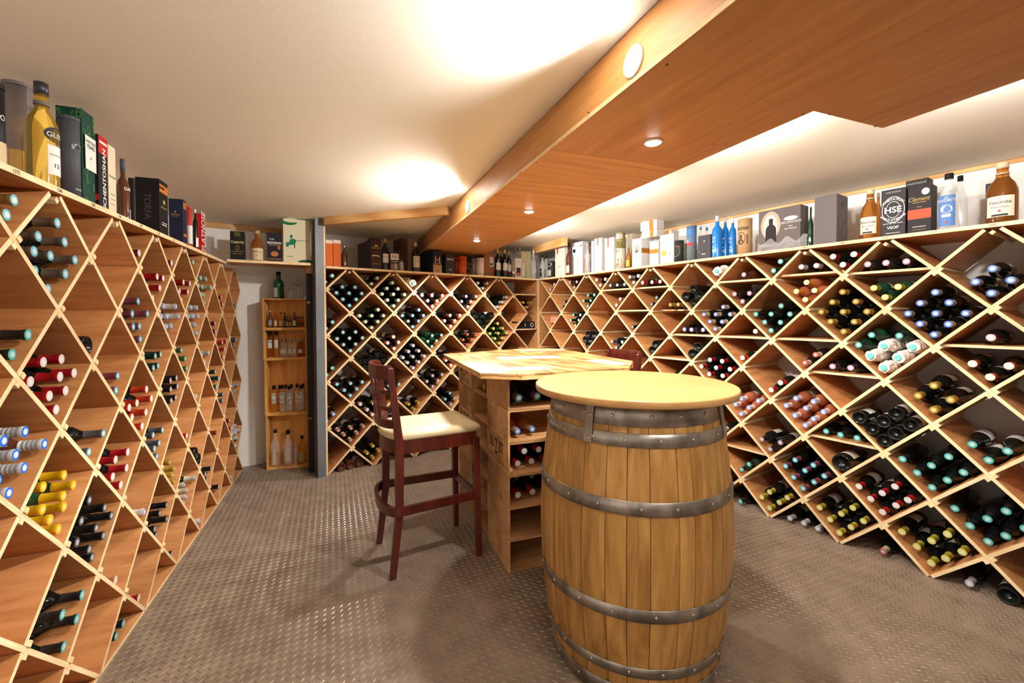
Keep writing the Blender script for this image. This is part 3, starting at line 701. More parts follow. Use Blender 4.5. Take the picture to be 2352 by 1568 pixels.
# ------------------------------------------------------------------ barrel
BX, BY_, BZ = 0.517, 1.86, 1.086
def brad(z):
    u = (z / BZ - .5) * 2; return .395 - .060 * (abs(u) ** 1.9)
def barrel():
    e = empty('wine_barrel', Matrix.Translation((BX, BY_, 0)), 'oak wine barrel with riveted steel hoops under the round top', 'barrel')
    n = 30; ws = [random.uniform(.75, 1.3) for _ in range(n)]; tot = sum(ws); a = 0.2
    zs = [BZ * i / 14 for i in range(15)]
    for q in ws:
        da = 2 * math.pi * q / tot; g = .0030; vs, fs = [], []
        N = 5
        for z in zs:
            r = brad(z)
            for i in range(N):
                t = a + g + (da - 2 * g) * i / (N - 1); rr = r - (.0035 if i in (0, N - 1) else 0)
                vs.append((rr * math.cos(t), rr * math.sin(t), z))
            for i in (N - 1, 0):
                t = a + g + (da - 2 * g) * i / (N - 1); vs.append(((r - .026) * math.cos(t), (r - .026) * math.sin(t), z))
        K = N + 2
        for j in range(len(zs) - 1):
            for i in range(K):
                k = (i + 1) % K; fs.append((j * K + i, j * K + k, (j + 1) * K + k, (j + 1) * K + i))
        fs.append(tuple(reversed(range(K)))); b = (len(zs) - 1) * K; fs.append(tuple(b + i for i in range(K)))
        build(MB().add(vs, fs, 0, False), 'stave', M_OAK, e); a += da
    for z in (BZ - .04, .03): build(MB().lathe([(brad(z) - .027, z), (brad(z) - .027, z + .02)], 40), 'head', M_OAK, e)
    me_r = MB().lathe([(.0068, 0), (.006, .0025), (.0035, .0042)], 10).mesh('rivet', [M_RIVET])
    for hi, (z0, z1, nr) in enumerate(((1.010, 1.083, 18), (.940, .988, 18), (.710, .760, 18), (.338, .386, 18), (.118, .160, 18), (.004, .070, 18))):
        N = 64; pr = [(brad(z0) + .0012, z0), (brad(z0) + .0032, z0 + .001), (brad(z1) + .0032, z1 - .001), (brad(z1) + .0012, z1)]
        h = build(MB().lathe(pr, N, cap0=False, cap1=False), 'hoop', M_HOOP, e)
        zm = (z0 + z1) / 2; rm = brad(zm) + .0033
        for i in range(nr):
            t = 2 * math.pi * (i + .35 * hi + .2) / nr + random.uniform(-.03, .03)
            link('rivet', me_r, h, Matrix.Rotation(t, 4, 'Z') @ Matrix.Translation((rm, 0, zm)) @ Matrix.Rotation(math.pi / 2, 4, 'Y'))
    for t in (math.radians(-131), math.radians(-36), math.radians(54), math.radians(144)):
        r1 = brad(1.06) + .005; r0 = brad(.95) + .0056
        vs = [(r0, -.016, .942), (r0, .016, .942), (r1, .016, 1.0855), (r1, -.016, 1.0855), (r0 + .003, -.016, .942), (r0 + .003, .016, .942), (r1 + .003, .016, 1.0855), (r1 + .003, -.016, 1.0855)]
        br = build(MB().add(vs, [(3, 2, 1, 0), (4, 5, 6, 7), (0, 1, 5, 4), (1, 2, 6, 5), (2, 3, 7, 6), (3, 0, 4, 7)]), 'bracket', M_HOOP, e, Matrix.Rotation(t, 4, 'Z'))
        for z in (.955, 1.04): link('rivet', me_r, br, Matrix.Translation((brad(z) + .0085, 0.004, z)) @ Matrix.Rotation(math.pi / 2, 4, 'Y'))
barrel()
N = 96; rT = .415
top = build(MB().lathe([(rT - .004, 0), (rT, .004), (rT, .024), (rT - .004, .028)], N), 'round_table_top', M_DISC, None, xf(BX, BY_, BZ + .0008, math.radians(8)))
tag(top, 'round pale maple top lying on the barrel', 'table top')

# ------------------------------------------------------------------ crate table top
def table():
    zt0, zt1 = 1.0695, 1.10
    cx0, cy0 = .25, .58
    P = [(-.36, .65), (-.40, -.56), (-.21, -.69), (.47, -.665), (.71, -.36), (.735, .77), (.54, .967)]
    P = [(x + cx0, y + cy0) for x, y in P]
    e = empty('crate_table', FT.M, 'large angular plank table top on stacked wine crates', 'table top')
    build(MB().prism([(x * .992 + .003, y * .992) for x, y in P], zt0, zt1 - .010), 'underlay', M_PINE, e)
    def clip(poly, a, b, c):      # keep a*x+b*y<=c
        out = []
        for i in range(len(poly)):
            p, q = poly[i], poly[(i + 1) % len(poly)]; dp, dq = a * p[0] + b * p[1] - c, a * q[0] + b * q[1] - c
            if dp <= 0: out.append(p)
            if (dp < 0) != (dq < 0) and dp != dq:
                t = dp / (dp - dq); out.append((p[0] + (q[0] - p[0]) * t, p[1] + (q[1] - p[1]) * t))
        return out
    # border board along the stool side
    bw = .13; xb = -.365 + cx0 + bw
    def plank(poly, ang, z1=zt1, m=M_TOPP):
        if len(poly) < 3: return None
        mx = sum(p[0] for p in poly) / len(poly); my = sum(p[1] for p in poly) / len(poly)
        c, s = math.cos(-ang), math.sin(-ang)
        pl = [((x - mx) * c - (y - my) * s, (x - mx) * s + (y - my) * c) for x, y in poly]
        return build(MB().prism(pl, zt1 - .0098, z1), 'plank', m, e, xf(mx, my, 0, ang))
    plank(clip(P, 1, 0, xb - .0015), math.pi / 2)
    rest = clip(P, -1, 0, -xb - .0015)
    # planks run towards the barrel corner
    a0, b0 = at_z(1085, 819, zt1), at_z(1210, 850, zt1); dv = FT.M.inverted().to_3x3() @ (b0 - a0); ang = math.atan2(dv.y, dv.x)
    nx, ny = -math.sin(ang), math.cos(ang)
    ds = [nx * x + ny * y for x, y in rest]; d = min(ds)
    while d < max(ds):
        wd = random.uniform(.075, .12)
        pl = clip(clip(rest, nx, ny, d + wd - .0015), -nx, -ny, -d - .0015)
        # break some planks in two along their length
        if len(pl) >= 3:
            tt = random.uniform(.2, .8); ux, uy = math.cos(ang), math.sin(ang); us = [ux * x + uy * y for x, y in pl]
            m_ = min(us) + (max(us) - min(us)) * tt
            if max(us) - min(us) > .5: plank(clip(pl, ux, uy, m_ - .0008), ang); plank(clip(pl, -ux, -uy, -m_ - .0008), ang)
            else: plank(pl, ang)
        d += wd
    # printed crate boards set into the top
    for (qx, qy), (wd, hd), an in (((1195, 847), (.34, .15), -.1), ((1215, 821), (.46, .17), -.1), ((1395, 832), (.30, .16), ang), ((1245, 804), (.4, .12), -.1)):
        p = FT.M.inverted() @ at_z(qx, qy, zt1); M = xf(p.x, p.y, zt1 + .0006, an)
        o = build(MB().box(-wd / 2, wd / 2, -hd / 2, hd / 2, -.0004, .0012), 'printed_board', mat(srgb(232, 212, 172), .5), e, M)
        mb = MB(); fn = lambda x, y: (x, y, .0016)
        text_into(mb, 'BUZET', 0, .018, .045, fn, 0, maxw=wd * .6); text_into(mb, 'MIS EN BOUTEILLE A LA PROPRIETE', 0, -.03, .012, fn, 0, maxw=wd * .7)
        build(mb, 'lettering', mat(srgb(120, 84, 58), .7), o)
    return e
table()

# ------------------------------------------------------------------ bar stools
def stool(M, label):
    e = empty('bar_stool', M, label, 'bar stool', None)
    # local: x forward (front of the seat), y left; back posts at x=-.22
    HW, FX, BXS = .195, .225, -.215; SZ = .745
    m = M_MAHOG
    for sy in (1, -1):
        o = build(MB().beam((FX + .015, sy * (HW + .005), 0), (FX, sy * (HW - .01), SZ - .05), .03, .03, .042, .042), 'front_leg', m, e); bevel(o, .004)
        # rear leg continues into the back post
        pts = [(BXS - .045, sy * (HW + .010), 0), (BXS - .005, sy * (HW), .35), (BXS, sy * (HW - .005), .70), (BXS - .045, sy * (HW - .008), 1.13)]
        mb = MB(); vs, fs = [], []
        for i, p in enumerate(pts):
            wx, wy = ((.034, .030), (.042, .034), (.046, .036), (.030, .032))[i]
            for ax, ay in ((-1, -1), (1, -1), (1, 1), (-1, 1)): vs.append((p[0] + ax * wx / 2, p[1] + ay * wy / 2, p[2]))
        for i in range(3):
            for k in range(4): l = (k + 1) % 4; fs.append((i * 4 + k, i * 4 + l, i * 4 + 4 + l, i * 4 + 4 + k))
        fs += [(3, 2, 1, 0), (12, 13, 14, 15)]
        o = build(mb.add(vs, fs), 'rear_leg', m, e); bevel(o, .005)
    # seat frame: front rail, side rails and a rounded back
    def upath(x0, hw, depth, n=14): return [(x0 - depth * math.cos(t), hw * math.sin(t)) for t in [math.pi / 2 - math.pi * i / n for i in range(n + 1)]]
    arc = upath(BXS + .03, HW - .005, .085)
    path = [(FX - .01, HW - .005, SZ - .085)] + [(x, y, SZ - .085) for x, y in arc] + [(FX - .01, -HW + .005, SZ - .085)]
    build(MB().sweep(path, .022, .07), 'seat_rail', m, e)
    build(MB().box(FX - .011, FX + .011, -HW + .02, HW - .02, SZ - .085, SZ - .015), 'front_rail', m, e)
    # cushion
    out = [(FX + .025, HW + .01)] + upath(BXS + .03, HW + .012, .105) + [(FX + .025, -HW - .01)]
    mb = MB(); n = len(out); lay_ = [(.955, 0), (1.0, .012), (1.0, .030), (.965, .044), (.80, .052), (.4, .055)]
    vs = [(x * k + (0 if k == 1 else 0), y * k, SZ - .014 + z) for k, z in lay_ for x, y in out]; fs = []
    for j in range(len(lay_) - 1):
        for i in range(n): k = (i + 1) % n; fs.append((j * n + k, j * n + i, (j + 1) * n + i, (j + 1) * n + k))
    fs.append(tuple(range(n))); b = (len(lay_) - 1) * n; fs.append(tuple(b + i for i in reversed(range(n))))
    build(mb.add(vs, fs, 0, True), 'seat_cushion', M_LEATHER, e)
    # bent foot rail around the back and the sides, front stretcher
    arc = upath(BXS - .01, HW + .022, .075)
    path = [(FX + .0, HW - .004, .335)] + [(x, y, .335) for x, y in arc] + [(FX + .0, -HW + .004, .335)]
    build(MB().sweep(path, .020, .048), 'foot_rail', m, e)
    build(MB().box(FX - .004, FX + .014, -HW + .01, HW - .01, .33, .375), 'front_stretcher', m, e)
    build(MB().beam((FX - .02, HW - .012, .58), (BXS + .02, HW - .006, .58), .03, .018), 'side_stretcher', m, e) if False else None
    # back: bent crest rail, bent cross rails and two uprights
    def brail(z0, h, bow, x0, hw=HW - .012, th=.02): return MB().sweep([(x0 - bow * math.cos(t), hw * math.sin(t) / 1.0, z0) for t in [math.pi / 2 * .999 - math.pi * .999 * i / 14 for i in range(15)]], th, h)
    zx = lambda z: BXS + .004 - .045 * max(0, (z - .70) / .43)
    build(brail(1.065, .075, .075, zx(1.10)), 'crest_rail', m, e)
    build(brail(.80, .045, .075, zx(.82)), 'lower_rail', m, e)
    for z in (.895, .985): build(brail(z, .022, .075, zx(z), th=.014), 'cross_rail', m, e)
    for y in (.065, -.065):
        bx = .075 * math.sqrt(max(0, 1 - (y / (HW - .012)) ** 2))
        build(MB().beam((zx(.84) - bx, y, .84), (zx(1.07) - bx, y, 1.07), .013, .024), 'back_slat', m, e)
A_, B_, C_, D_ = at_z(887, 1243, 0), at_z(912, 1328, 0), at_z(1048, 1207, 0), at_z(1091, 1277, 0)
mb_, mf_ = (A_ + B_) / 2, (C_ + D_) / 2; yaw = math.atan2(mf_.y - mb_.y, mf_.x - mb_.x)
ctr = (mb_ + mf_) / 2
stool(xf(ctr.x, ctr.y, 0, yaw), 'mahogany bar stool with cream seat standing free beside the crates')
q0, q1 = at_z(1398, 800, 1.138), at_z(1487, 811, 1.138); mid = (q0 + q1) / 2; dd = (q1 - q0).normalized()
fwd = Vector((dd.y, -dd.x, 0)); fwd = fwd if fwd.x < 0 else -fwd
c2 = mid + fwd * .29
stool(xf(c2.x, c2.y, 0, math.atan2(fwd.y, fwd.x)), 'mahogany bar stool mostly hidden behind the plank table')

# ------------------------------------------------------------------ steel post and niche
e = empty('steel_post', FB.M, 'grey painted steel post beside the rack', 'post')
build(MB().box(-.088, -.020, -.03, -.012, 0.0006, CEIL - .001), 'flange', M_GREYST, e)
build(MB().box(-.060, -.048, -.012, .06, 0.0006, CEIL - .001), 'web', M_GREYST, e)
build(MB().box(-.088, -.020, .06, .074, 0.0006, CEIL - .001), 'flange', M_GREYST, e)
p = at_z(707, 1080, 0)
e = empty('dark_steel_frame', FB.M, 'dark painted steel upright between wine boxes and grey post', 'post')
lp = FB.M.inverted() @ p
fs0, fs1 = FB.s_at(708, .16, .9), FB.s_at(721, .16, .9)
build(MB().box(fs0, fs1, .16, .21, .0006, ZS - .06), 'upright', M_DARKST, e)
build(MB().box(fs1 - .01, fs1, .150, .1595, .0006, ZS - .06), 'edge_strip', mat(srgb(92, 54, 40), .5), e)
for y in (695, 955):
    z = at_Y(708, y, 3.95).z
    build(MB().box(fs0 - .004, fs0 + .022, .150, .1595, z - .008, z + .008), 'latch', M_RIVET, e)
# niche shelf: from the end of the zigzag rack to the post
na, nb = FL.w(2.145, -.012, 0), Vector((-1.722, 3.775, 0))
d = nb - na; FN = Frame((na.x, na.y), math.atan2(d.y, d.x)); NL = d.length - .02
e = empty('niche_shelf', FN.M, 'plain plank shelf over the niche with four whisky packs', 'shelf')
build(MB().box(0.004, NL, 0, .26, ZS + .0, ZS + .022, mf={2: 1}), 'board', [M_SHELFW, M_EDGE], e)
build(MB().box(NL - .04, NL - .005, .06, .2, ZS - .06, ZS - .0005), 'bracket', M_SHELFW, e)
# stacked wine boxes in the niche
g0, g1 = at_z(612, 1079, 0), at_z(707, 1071, 0); d = g1 - g0; FX_ = Frame((g0.x, g0.y), math.atan2(d.y, d.x)); BWX = .365
zc = [0, .505, 1.015, 1.29, 1.57]
bxn = ['bottom', 'second', 'third', 'topmost']
for i in range(4):
    t = .012
    e = empty('display_box', FX_.M @ xf(-.006 * i, .0 + .004 * i, zc[i]), 'open pine wine box, %s of the stack in the niche' % bxn[i], 'box', 'stacked display boxes'); hz = zc[i + 1] - zc[i]
    build(MB().box(0, t, 0, .17, 0, hz - .001), 'side_panel', M_BOXW, e); build(MB().box(BWX - t, BWX, 0, .17, 0, hz - .001), 'side_panel', M_BOXW, e)
    build(MB().box(t, BWX - t, 0, .17, 0, t), 'bottom_panel', M_BOXW, e); build(MB().box(t, BWX - t, 0, .17, hz - t, hz - .001), 'top_panel', M_BOXW, e)
    build(MB().box(t, BWX - t, .16, .17, t, hz - t), 'back_panel', M_BOXW, e)

# ------------------------------------------------------------------ packs, tubes and standing bottles
def col(c): return mat(tuple(x * .78 for x in srgb(*c)), .55, spec=.22, name='printed_card') if isinstance(c, tuple) else c
def decorate(e, decos, fn, w_, h_):
    """decos: ('r',u0,v0,u1,v1,col) rectangles, ('t',text,u,v,size,col[,rot,shear,bold]) lettering, ('o',u,v,ru,rv,col) ovals, ('q',u,v,ru,rv,th,col) rings; u,v in 0..1"""
    for i, dct in enumerate(decos):
        k = dct[0]; dz = .0006 + .00025 * i; mb = MB(); F_ = lambda x, y: fn(x, y, dz)
        if k == 'r':
            u0, v0, u1, v1 = [a * b for a, b in zip(dct[1:5], (w_, h_, w_, h_))]; n = 6; vs = []
            for q in range(n + 1): vs += [F_(u0 + (u1 - u0) * q / n, v0), F_(u0 + (u1 - u0) * q / n, v1)]
            mb.add(vs, [(2 * q, 2 * q + 2, 2 * q + 3, 2 * q + 1) for q in range(n)]); c = dct[5]; nm = 'printed_panel'
        elif k == 't':
            text_into(mb, dct[1], dct[2] * w_, dct[3] * h_, dct[4] * h_, F_, 0, maxw=(w_ if len(dct) < 7 or not dct[6] else h_) * .92, rot=dct[6] if len(dct) > 6 else 0, shear=dct[7] if len(dct) > 7 else 0, bold=dct[8] if len(dct) > 8 else False)
            c = dct[5]; nm = 'lettering'
        elif k == 'a':     # lettering on an arc: text, u, v, radius (of h), size, colour, below
            R_ = dct[4] * h_; v_, f_, wd = text_geo(dct[1], True); hh = dct[5] * h_; sg = -1 if dct[7] else 1
            mb.add([F_(dct[2] * w_ + (R_ + sg * y * hh) * math.sin(x * hh / R_), dct[3] * h_ + sg * (R_ + sg * y * hh) * math.cos(x * hh / R_)) for x, y, _ in v_], f_)
            c = dct[6]; nm = 'lettering'
        elif k == 'o':
            mb.add([F_(dct[1] * w_ + dct[3] * w_ * math.cos(t), dct[2] * h_ + dct[4] * h_ * math.sin(t)) for t in [i_ * math.pi / 12 for i_ in range(24)]], [tuple(range(24))]); c = dct[5]; nm = 'printed_panel'
        elif k == 'q':
            vs = []
            for q in range(32):
                t = q * math.pi / 16
                for f_ in (1, 1 - dct[5]): vs.append(F_(dct[1] * w_ + dct[3] * w_ * f_ * math.cos(t), dct[2] * h_ + dct[4] * h_ * f_ * math.sin(t)))
            mb.add(vs, [(2 * q, 2 * ((q + 1) % 32), 2 * ((q + 1) % 32) + 1, 2 * q + 1) for q in range(32)]); c = dct[6]; nm = 'printed_panel'
        build(mb, nm, col(c), e)
def pack(fr, sl, sr, off, z0, z1, depth, body, label, front=(), side=(), side_left=True, name='whisky_box', top=None, cat='box', group=None):
    w_, h_ = sr - sl, z1 - z0
    e = empty(name, fr.M @ xf(sl, off, z0), label, cat, group)
    ms = [col(body), col(top or body)]
    bevel(build(MB().box(0, w_, 0, depth, .0008, h_, mf={1: 1}), 'carton', ms, e), .0012, 1)
    decorate(e, front, lambda x, y, d: (x, -d, y), w_, h_)
    if side_left: decorate(e, side, lambda x, y, d: (-d, depth - x, y), depth, h_)
    else: decorate(e, side, lambda x, y, d: (w_ + d, x, y), depth, h_)
    return e
def tube(fr, s, off, z0, z1, r, body, label, front=(), lid=None, name='whisky_tube', group=None, facing=-math.pi / 2, parts=()):
    h_ = z1 - z0; e = empty(name, fr.M @ xf(s, off + r, z0), label, 'tube', group)
    lid = lid or body
    build(MB().lathe([(r, .0008), (r, h_ - .014)], 28, cap1=True), 'tube_body', col(body), e)
    build(MB().lathe([(r + .001, h_ - .0138), (r + .001, h_ - .001), (r - .001, h_)], 28), 'lid', col(lid), e)
    w_ = r * math.pi * .8
    decorate(e, front, lambda x, y, d: ((r + d) * math.cos(facing + (x - w_ / 2) / r), (r + d) * math.sin(facing + (x - w_ / 2) / r), y), w_, h_)
    return e
def sprof(shape, r, h):
    if shape == 'wine': return [(r * .8, .004), (r, 0), (r, .006), (r, h * .62), (r * .88, h * .69), (r * .45, h * .76), (r * .38, h * .80), (r * .36, h)], r * .36
    if shape == 'malt': return [(r * .85, .004), (r * .98, 0), (r, .01), (r, h * .50), (r * .98, h * .58), (r * .80, h * .66), (r * .46, h * .73), (r * .40, h * .78), (r * .44, h * .82), (r * .40, h * .88), (r * .38, h * .9)], r * .42
    if shape == 'squat': return [(r * .9, .004), (r, 0), (r, .01), (r, h * .48), (r * .97, h * .55), (r * .80, h * .65), (r * .48, h * .74), (r * .38, h * .80), (r * .36, h * .92)], r * .38
    if shape == 'slim': return [(r * .9, .003), (r, 0), (r, .01), (r, h * .56), (r * .8, h * .64), (r * .42, h * .70), (r * .36, h * .74), (r * .36, h)], r * .36
    if shape == 'vial': return [(r * .9, .002), (r, 0), (r, .006), (r, h * .66), (r * .9, h * .72), (r * .52, h * .78), (r * .5, h * .88)], r * .6
    if shape == 'wasp': return [(r * .9, .003), (r, 0), (r, .03), (r * .78, h * .32), (r, h * .60), (r * .8, h * .66), (r * .36, h * .72), (r * .34, h * .95)], r * .36
def sbottle(fr, s, off, z0, h, r, shape, glass, label, cap=(30, 28, 28), capm=None, lab=None, labels=(), name='spirit_bottle', group=None, sy=1.0, cap_h=.1, facing=-math.pi / 2, ring=None, fill=None):
    """fill: (fraction, material) -> the liquid is a sub body"""
    e = empty(name, fr.M @ xf(s, off + r, z0), label, 'bottle', group)
    p, rc = sprof(shape, r, h); p = [(a, b + .0008) for a, b in p]
    build(MB().lathe(p, 24, sy=sy), 'glass', glass, e)
    if fill:
        build(MB().lathe([(r * .93, .006), (r * .93, h * fill[0])], 24, sy=sy), 'liquid', fill[1], e)
    zt = p[-1][1]
    build(MB().lathe([(rc * 1.05, h * (1 - cap_h) if zt >= h * .99 else zt - h * .02), (rc * 1.05, h * .995), (rc * .9, h)], 16), 'cap', capm or col(cap), e)
    if ring: build(MB().lathe([(rc * 1.15, zt - h * .12), (rc * 1.15, zt - h * .09)], 16), 'neck_ring', col(ring), e)
    w_ = r * 2.0
    if lab:     # (v0, v1, colour, half width in radians)
        build(MB().arc(r + .0006, lab[0] * h, lab[1] * h, facing - lab[3], facing + lab[3], 12, M=Matrix.Diagonal((1, sy, 1, 1))), 'bottle_label', col(lab[2]), e)
    decorate(e, labels, lambda x, y, d: ((r + d + .0006) * math.cos(facing + (x - w_ / 2) / r), sy * (r + d + .0006) * math.sin(facing + (x - w_ / 2) / r), y), w_, h)
    return e
# placement helpers: image columns of the front face -> place on the shelf
def sp(fr, xl, xr, yt, off, zsh):
    sl, sr = fr.s_at(xl, off, zsh), fr.s_at(xr, off, zsh); z1 = fr.z_at((xl + xr) / 2, yt, off); return sl, sr, z1
def fit_cyl(fr, xl, xr, off, z):
    s, r = fr.s_at((xl + xr) / 2, off + .04, z), .04
    for _ in range(25):
        xs = [to_px(fr.w(s + r * math.cos(t), off + r + r * math.sin(t), z))[0] for t in [i * math.pi / 24 for i in range(48)]]
        a, b = min(xs), max(xs); r *= ((xr - xl) / (b - a)) ** .8; s1 = fr.s_at((xl + xr) / 2, off + r, z); s0 = fr.s_at((a + b) / 2, off + r, z); s += (s1 - s0) * .8
    return s, r
def P_(fr, xl, xr, yt, body, label, front=(), depth=.09, off=.02, zsh=ZS, **k):
    sl, sr, z1 = sp(fr, xl, xr, yt, off, zsh); return pack(fr, sl, sr, off, zsh, z1, depth, body, label, front, **k)
def T_(fr, xl, xr, yt, body, label, front=(), off=.02, zsh=ZS, **k):
    s, r = fit_cyl(fr, xl, xr, off, zsh); z1 = fr.z_at((xl + xr) / 2, yt, off + r); return tube(fr, s, off, zsh, z1, r, body, label, front, **k)
def B_b(fr, xl, xr, yt, shape, glass, label, off=.02, zsh=ZS, wf=.93, **k):
    s, r = fit_cyl(fr, xl, xr, off, zsh); z1 = fr.z_at((xl + xr) / 2, yt, off + r); return sbottle(fr, s, off, zsh, z1 - zsh, r, shape, glass, label, **k)
WHT, BLK, GLD = (240, 238, 232), (30, 28, 30), (200, 168, 90)
# ---- shelf of the zigzag-ended rack (oblique view: both the camera side and the front of packs show)
def L_side(xa, xb, xc, yt, body, label, front=(), side=(), off=.02, **k):
    sb, sc_ = FL.s_at(xb, off, ZS), FL.s_at(xc, off, ZS); lo, hi = .02, .4
    for _ in range(30):
        md = (lo + hi) / 2
        if to_px(FL.w(sb, off + md, ZS))[0] > xa: lo = md
        else: hi = md
    z1 = FL.z_at(xb, yt, off)
    return pack(FL, sb, sc_, off, ZS, z1, min(lo, .3), body, label, front, side, True, **k)
FACE_L = -math.pi / 2 - .75
T_(FL, -75, 16, 192, (28, 26, 28), 'black whisky tube with white lettering at shelf end', [('t', 'FINO', .5, .62, .06, WHT), ('r', .1, .05, .9, .34, (212, 190, 150))], off=.05, facing=-math.pi / 2 - .5)
T_(FL, 8, 84, 198, (142, 132, 132), 'grey metal tube behind the amber whisky bottle', [('r', .0, .02, .9, .36, (214, 180, 110))], off=.10, lid=(120, 112, 112), facing=FACE_L)
B_b(FL, 58, 140, 194, 'malt', M_AMBER, 'clear whisky bottle filled with amber spirit, black stopper', off=.0, cap=(34, 34, 38), capm=mat(srgb(40, 40, 44), .35), facing=-math.pi / 2 - .2,
    lab=(.12, .40, (236, 234, 230), .62), labels=[('o', .5, .50, .42, .075, (54, 56, 62)), ('t', 'GLEN', .5, .50, .045, WHT), ('t', '12', .5, .21, .04, BLK), ('t', 'SINGLE MALT', .5, .31, .014, (90, 86, 80))], ring=(120, 116, 116))
T_(FL, 136, 187, 272, (84, 86, 92), 'slate grey whisky tube beside the green patterned box', [('o', .45, .62, .30, .045, (190, 190, 192)), ('t', 'SCOTCH', .45, .62, .03, BLK), ('t', 'WHISKY', .5, .10, .02, WHT)], off=.0, facing=-math.pi / 2 - .1)
gsq = []
random.seed(11)
for i in range(34): gsq.append(('q', random.uniform(.1, .9), random.uniform(.05, .95), random.uniform(.05, .12), random.uniform(.02, .06), .2, (96, 156, 86)))
L_side(132, 192, 220, 252, (26, 66, 50), 'green patterned whiskey box with white label', gsq[:22] + [('r', .08, .38, .96, .74, (238, 234, 224)), ('t', 'WRITERS', .52, .68, .035, BLK, 0, 0, True), ('t', 'TEARS', .52, .63, .04, BLK, 0, 0, True), ('o', .52, .51, .05, .014, (196, 140, 60))], gsq, off=.03)
L_side(222, 229, 250, 310, (34, 30, 32), 'black and red whisky box with upright white lettering', [('r', 0, .76, 1, 1, (190, 44, 36)), ('r', .1, .9, .9, .93, WHT), ('t', 'AUCHENTOSHAN', .55, .38, .085, WHT, math.pi / 2, 0, True)], [('r', .2, .12, .9, .2, (190, 44, 36))], off=.02)
L_side(248, 251, 268, 332, (228, 214, 180), 'cream whisky box between black boxed malt and dark bottle', [('t', 'The Malt', .5, .55, .035, BLK, 0, .3), ('r', .2, .15, .8, .155, BLK), ('r', .2, .22, .8, .225, BLK), ('r', .2, .29, .8, .295, BLK)], off=.02)
B_b(FL, 268, 300, 368, 'slim', M_BROWNG, 'dark brown spirit bottle with grey cap before the big black box', off=.02, cap=(86, 88, 96), labels=[('t', 'DARK', .6, .52, .05, WHT, 0, 0, True), ('r', .55, .06, .95, .2, (150, 170, 190))], facing=-math.pi / 2 - .3, cap_h=.2)
L_side(296, 309, 312, 410, (44, 40, 40), 'narrow charcoal box against the big black box', off=.05)
L_side(312, 368, 387, 412, (30, 26, 28), 'big black whisky box with faint upright lettering', [('r', 0, .78, 1, .92, (206, 120, 56)), ('r', 0, .84, .6, .88, (60, 40, 30)), ('t', 'GLEN MALT', .5, .52, .035, GLD), ('o', .5, .62, .12, .04, GLD), ('r', .2, .2, .8, .215, WHT), ('r', .2, .24, .8, .25, WHT)], [('t', 'TORFA', .5, .5, .10, (96, 90, 90), -math.pi / 2)], off=.02)
L_side(389, 422, 429, 459, (36, 40, 66), 'navy whisky box with gold emblem', [('r', 0, .8, 1, .95, (190, 110, 60)), ('r', 0, .2, 1, .26, (190, 110, 60))], [('t', 'SINGLE', .45, .66, .035, GLD), ('o', .45, .72, .06, .02, GLD), ('r', .25, .615, .65, .62, GLD)], off=.02)
T_(FL, 429, 443, 476, (206, 80, 70), 'red and white whisky tube by the navy box', [('r', .0, .12, 1, .55, WHT)], off=.02, facing=FACE_L)
B_b(FL, 443, 456, 481, 'wine', M_DGLASS, 'small dark bottle with white cap before the red box', off=.0, cap=WHT, labels=[('r', .3, .08, .95, .3, WHT)], facing=FACE_L)
L_side(448, 464, 472, 491, (206, 30, 34), 'bright red whisky box with white lettering', [('t', 'FLATNOSE', .5, .6, .3, WHT, math.pi / 2, 0, True)], (), off=.06)
# ---- niche shelf
ZN = ZS + .022
P_(FN, 529, 562, 531, (32, 32, 30), 'black whisky box with gold print on the niche shelf', [('r', .3, .82, .7, .98, (92, 88, 40)), ('t', 'TOMATIN', .5, .62, .085, (226, 208, 150), 0, 0, True), ('q', .5, .43, .13, .08, .2, GLD), ('t', 'HIGHLAND SINGLE MALT', .5, .30, .035, GLD), ('r', .15, .22, .85, .23, GLD)], off=.06, zsh=ZN)
B_b(FN, 577, 606, 530, 'malt', M_DAMBER, 'amber whisky bottle with cream label on the niche shelf', off=.05, zsh=ZN, cap=(196, 168, 120), lab=(.04, .42, (226, 208, 170), 1.15), labels=[('t', 'Glenfarclas', .5, .31, .05, (170, 40, 36), 0, .2), ('t', '15', .5, .2, .04, BLK)])
P_(FN, 614, 648, 535, (34, 32, 46), 'dark navy whisky box with copper print on the niche shelf', [('t', 'THE', .3, .78, .06, WHT), ('t', 'IRISHMAN', .5, .66, .085, WHT, 0, 0, True), ('o', .8, .5, .1, .06, (214, 100, 50)), ('o', .5, .28, .26, .09, (190, 120, 70)), ('r', .1, .57, .9, .585, GLD), ('t', 'FOUNDERS RESERVE', .5, .1, .05, GLD)], off=.06, zsh=ZN)
P_(FN, 651, 713, 504, (226, 218, 184), 'large cream gift box with green brush figure', [('o', .22, .93, .3, .07, (28, 110, 70)), ('o', .3, .97, .3, .05, (226, 218, 184)), ('o', .30, .60, .05, .045, (24, 130, 90)), ('o', .36, .50, .13, .05, (24, 130, 90)), ('o', .27, .44, .15, .035, (24, 130, 90)), ('r', .1, .36, .2, .46, (24, 130, 90)), ('r', .40, .34, .44, .48, (24, 130, 90)), ('r', .12, .14, .36, .15, (24, 130, 90)), ('t', 'SINGLE MALT', .75, .52, .03, (120, 170, 130)), ('o', .85, .03, .3, .05, (40, 90, 60))], off=.05, zsh=ZN, depth=.12, name='gift_box')
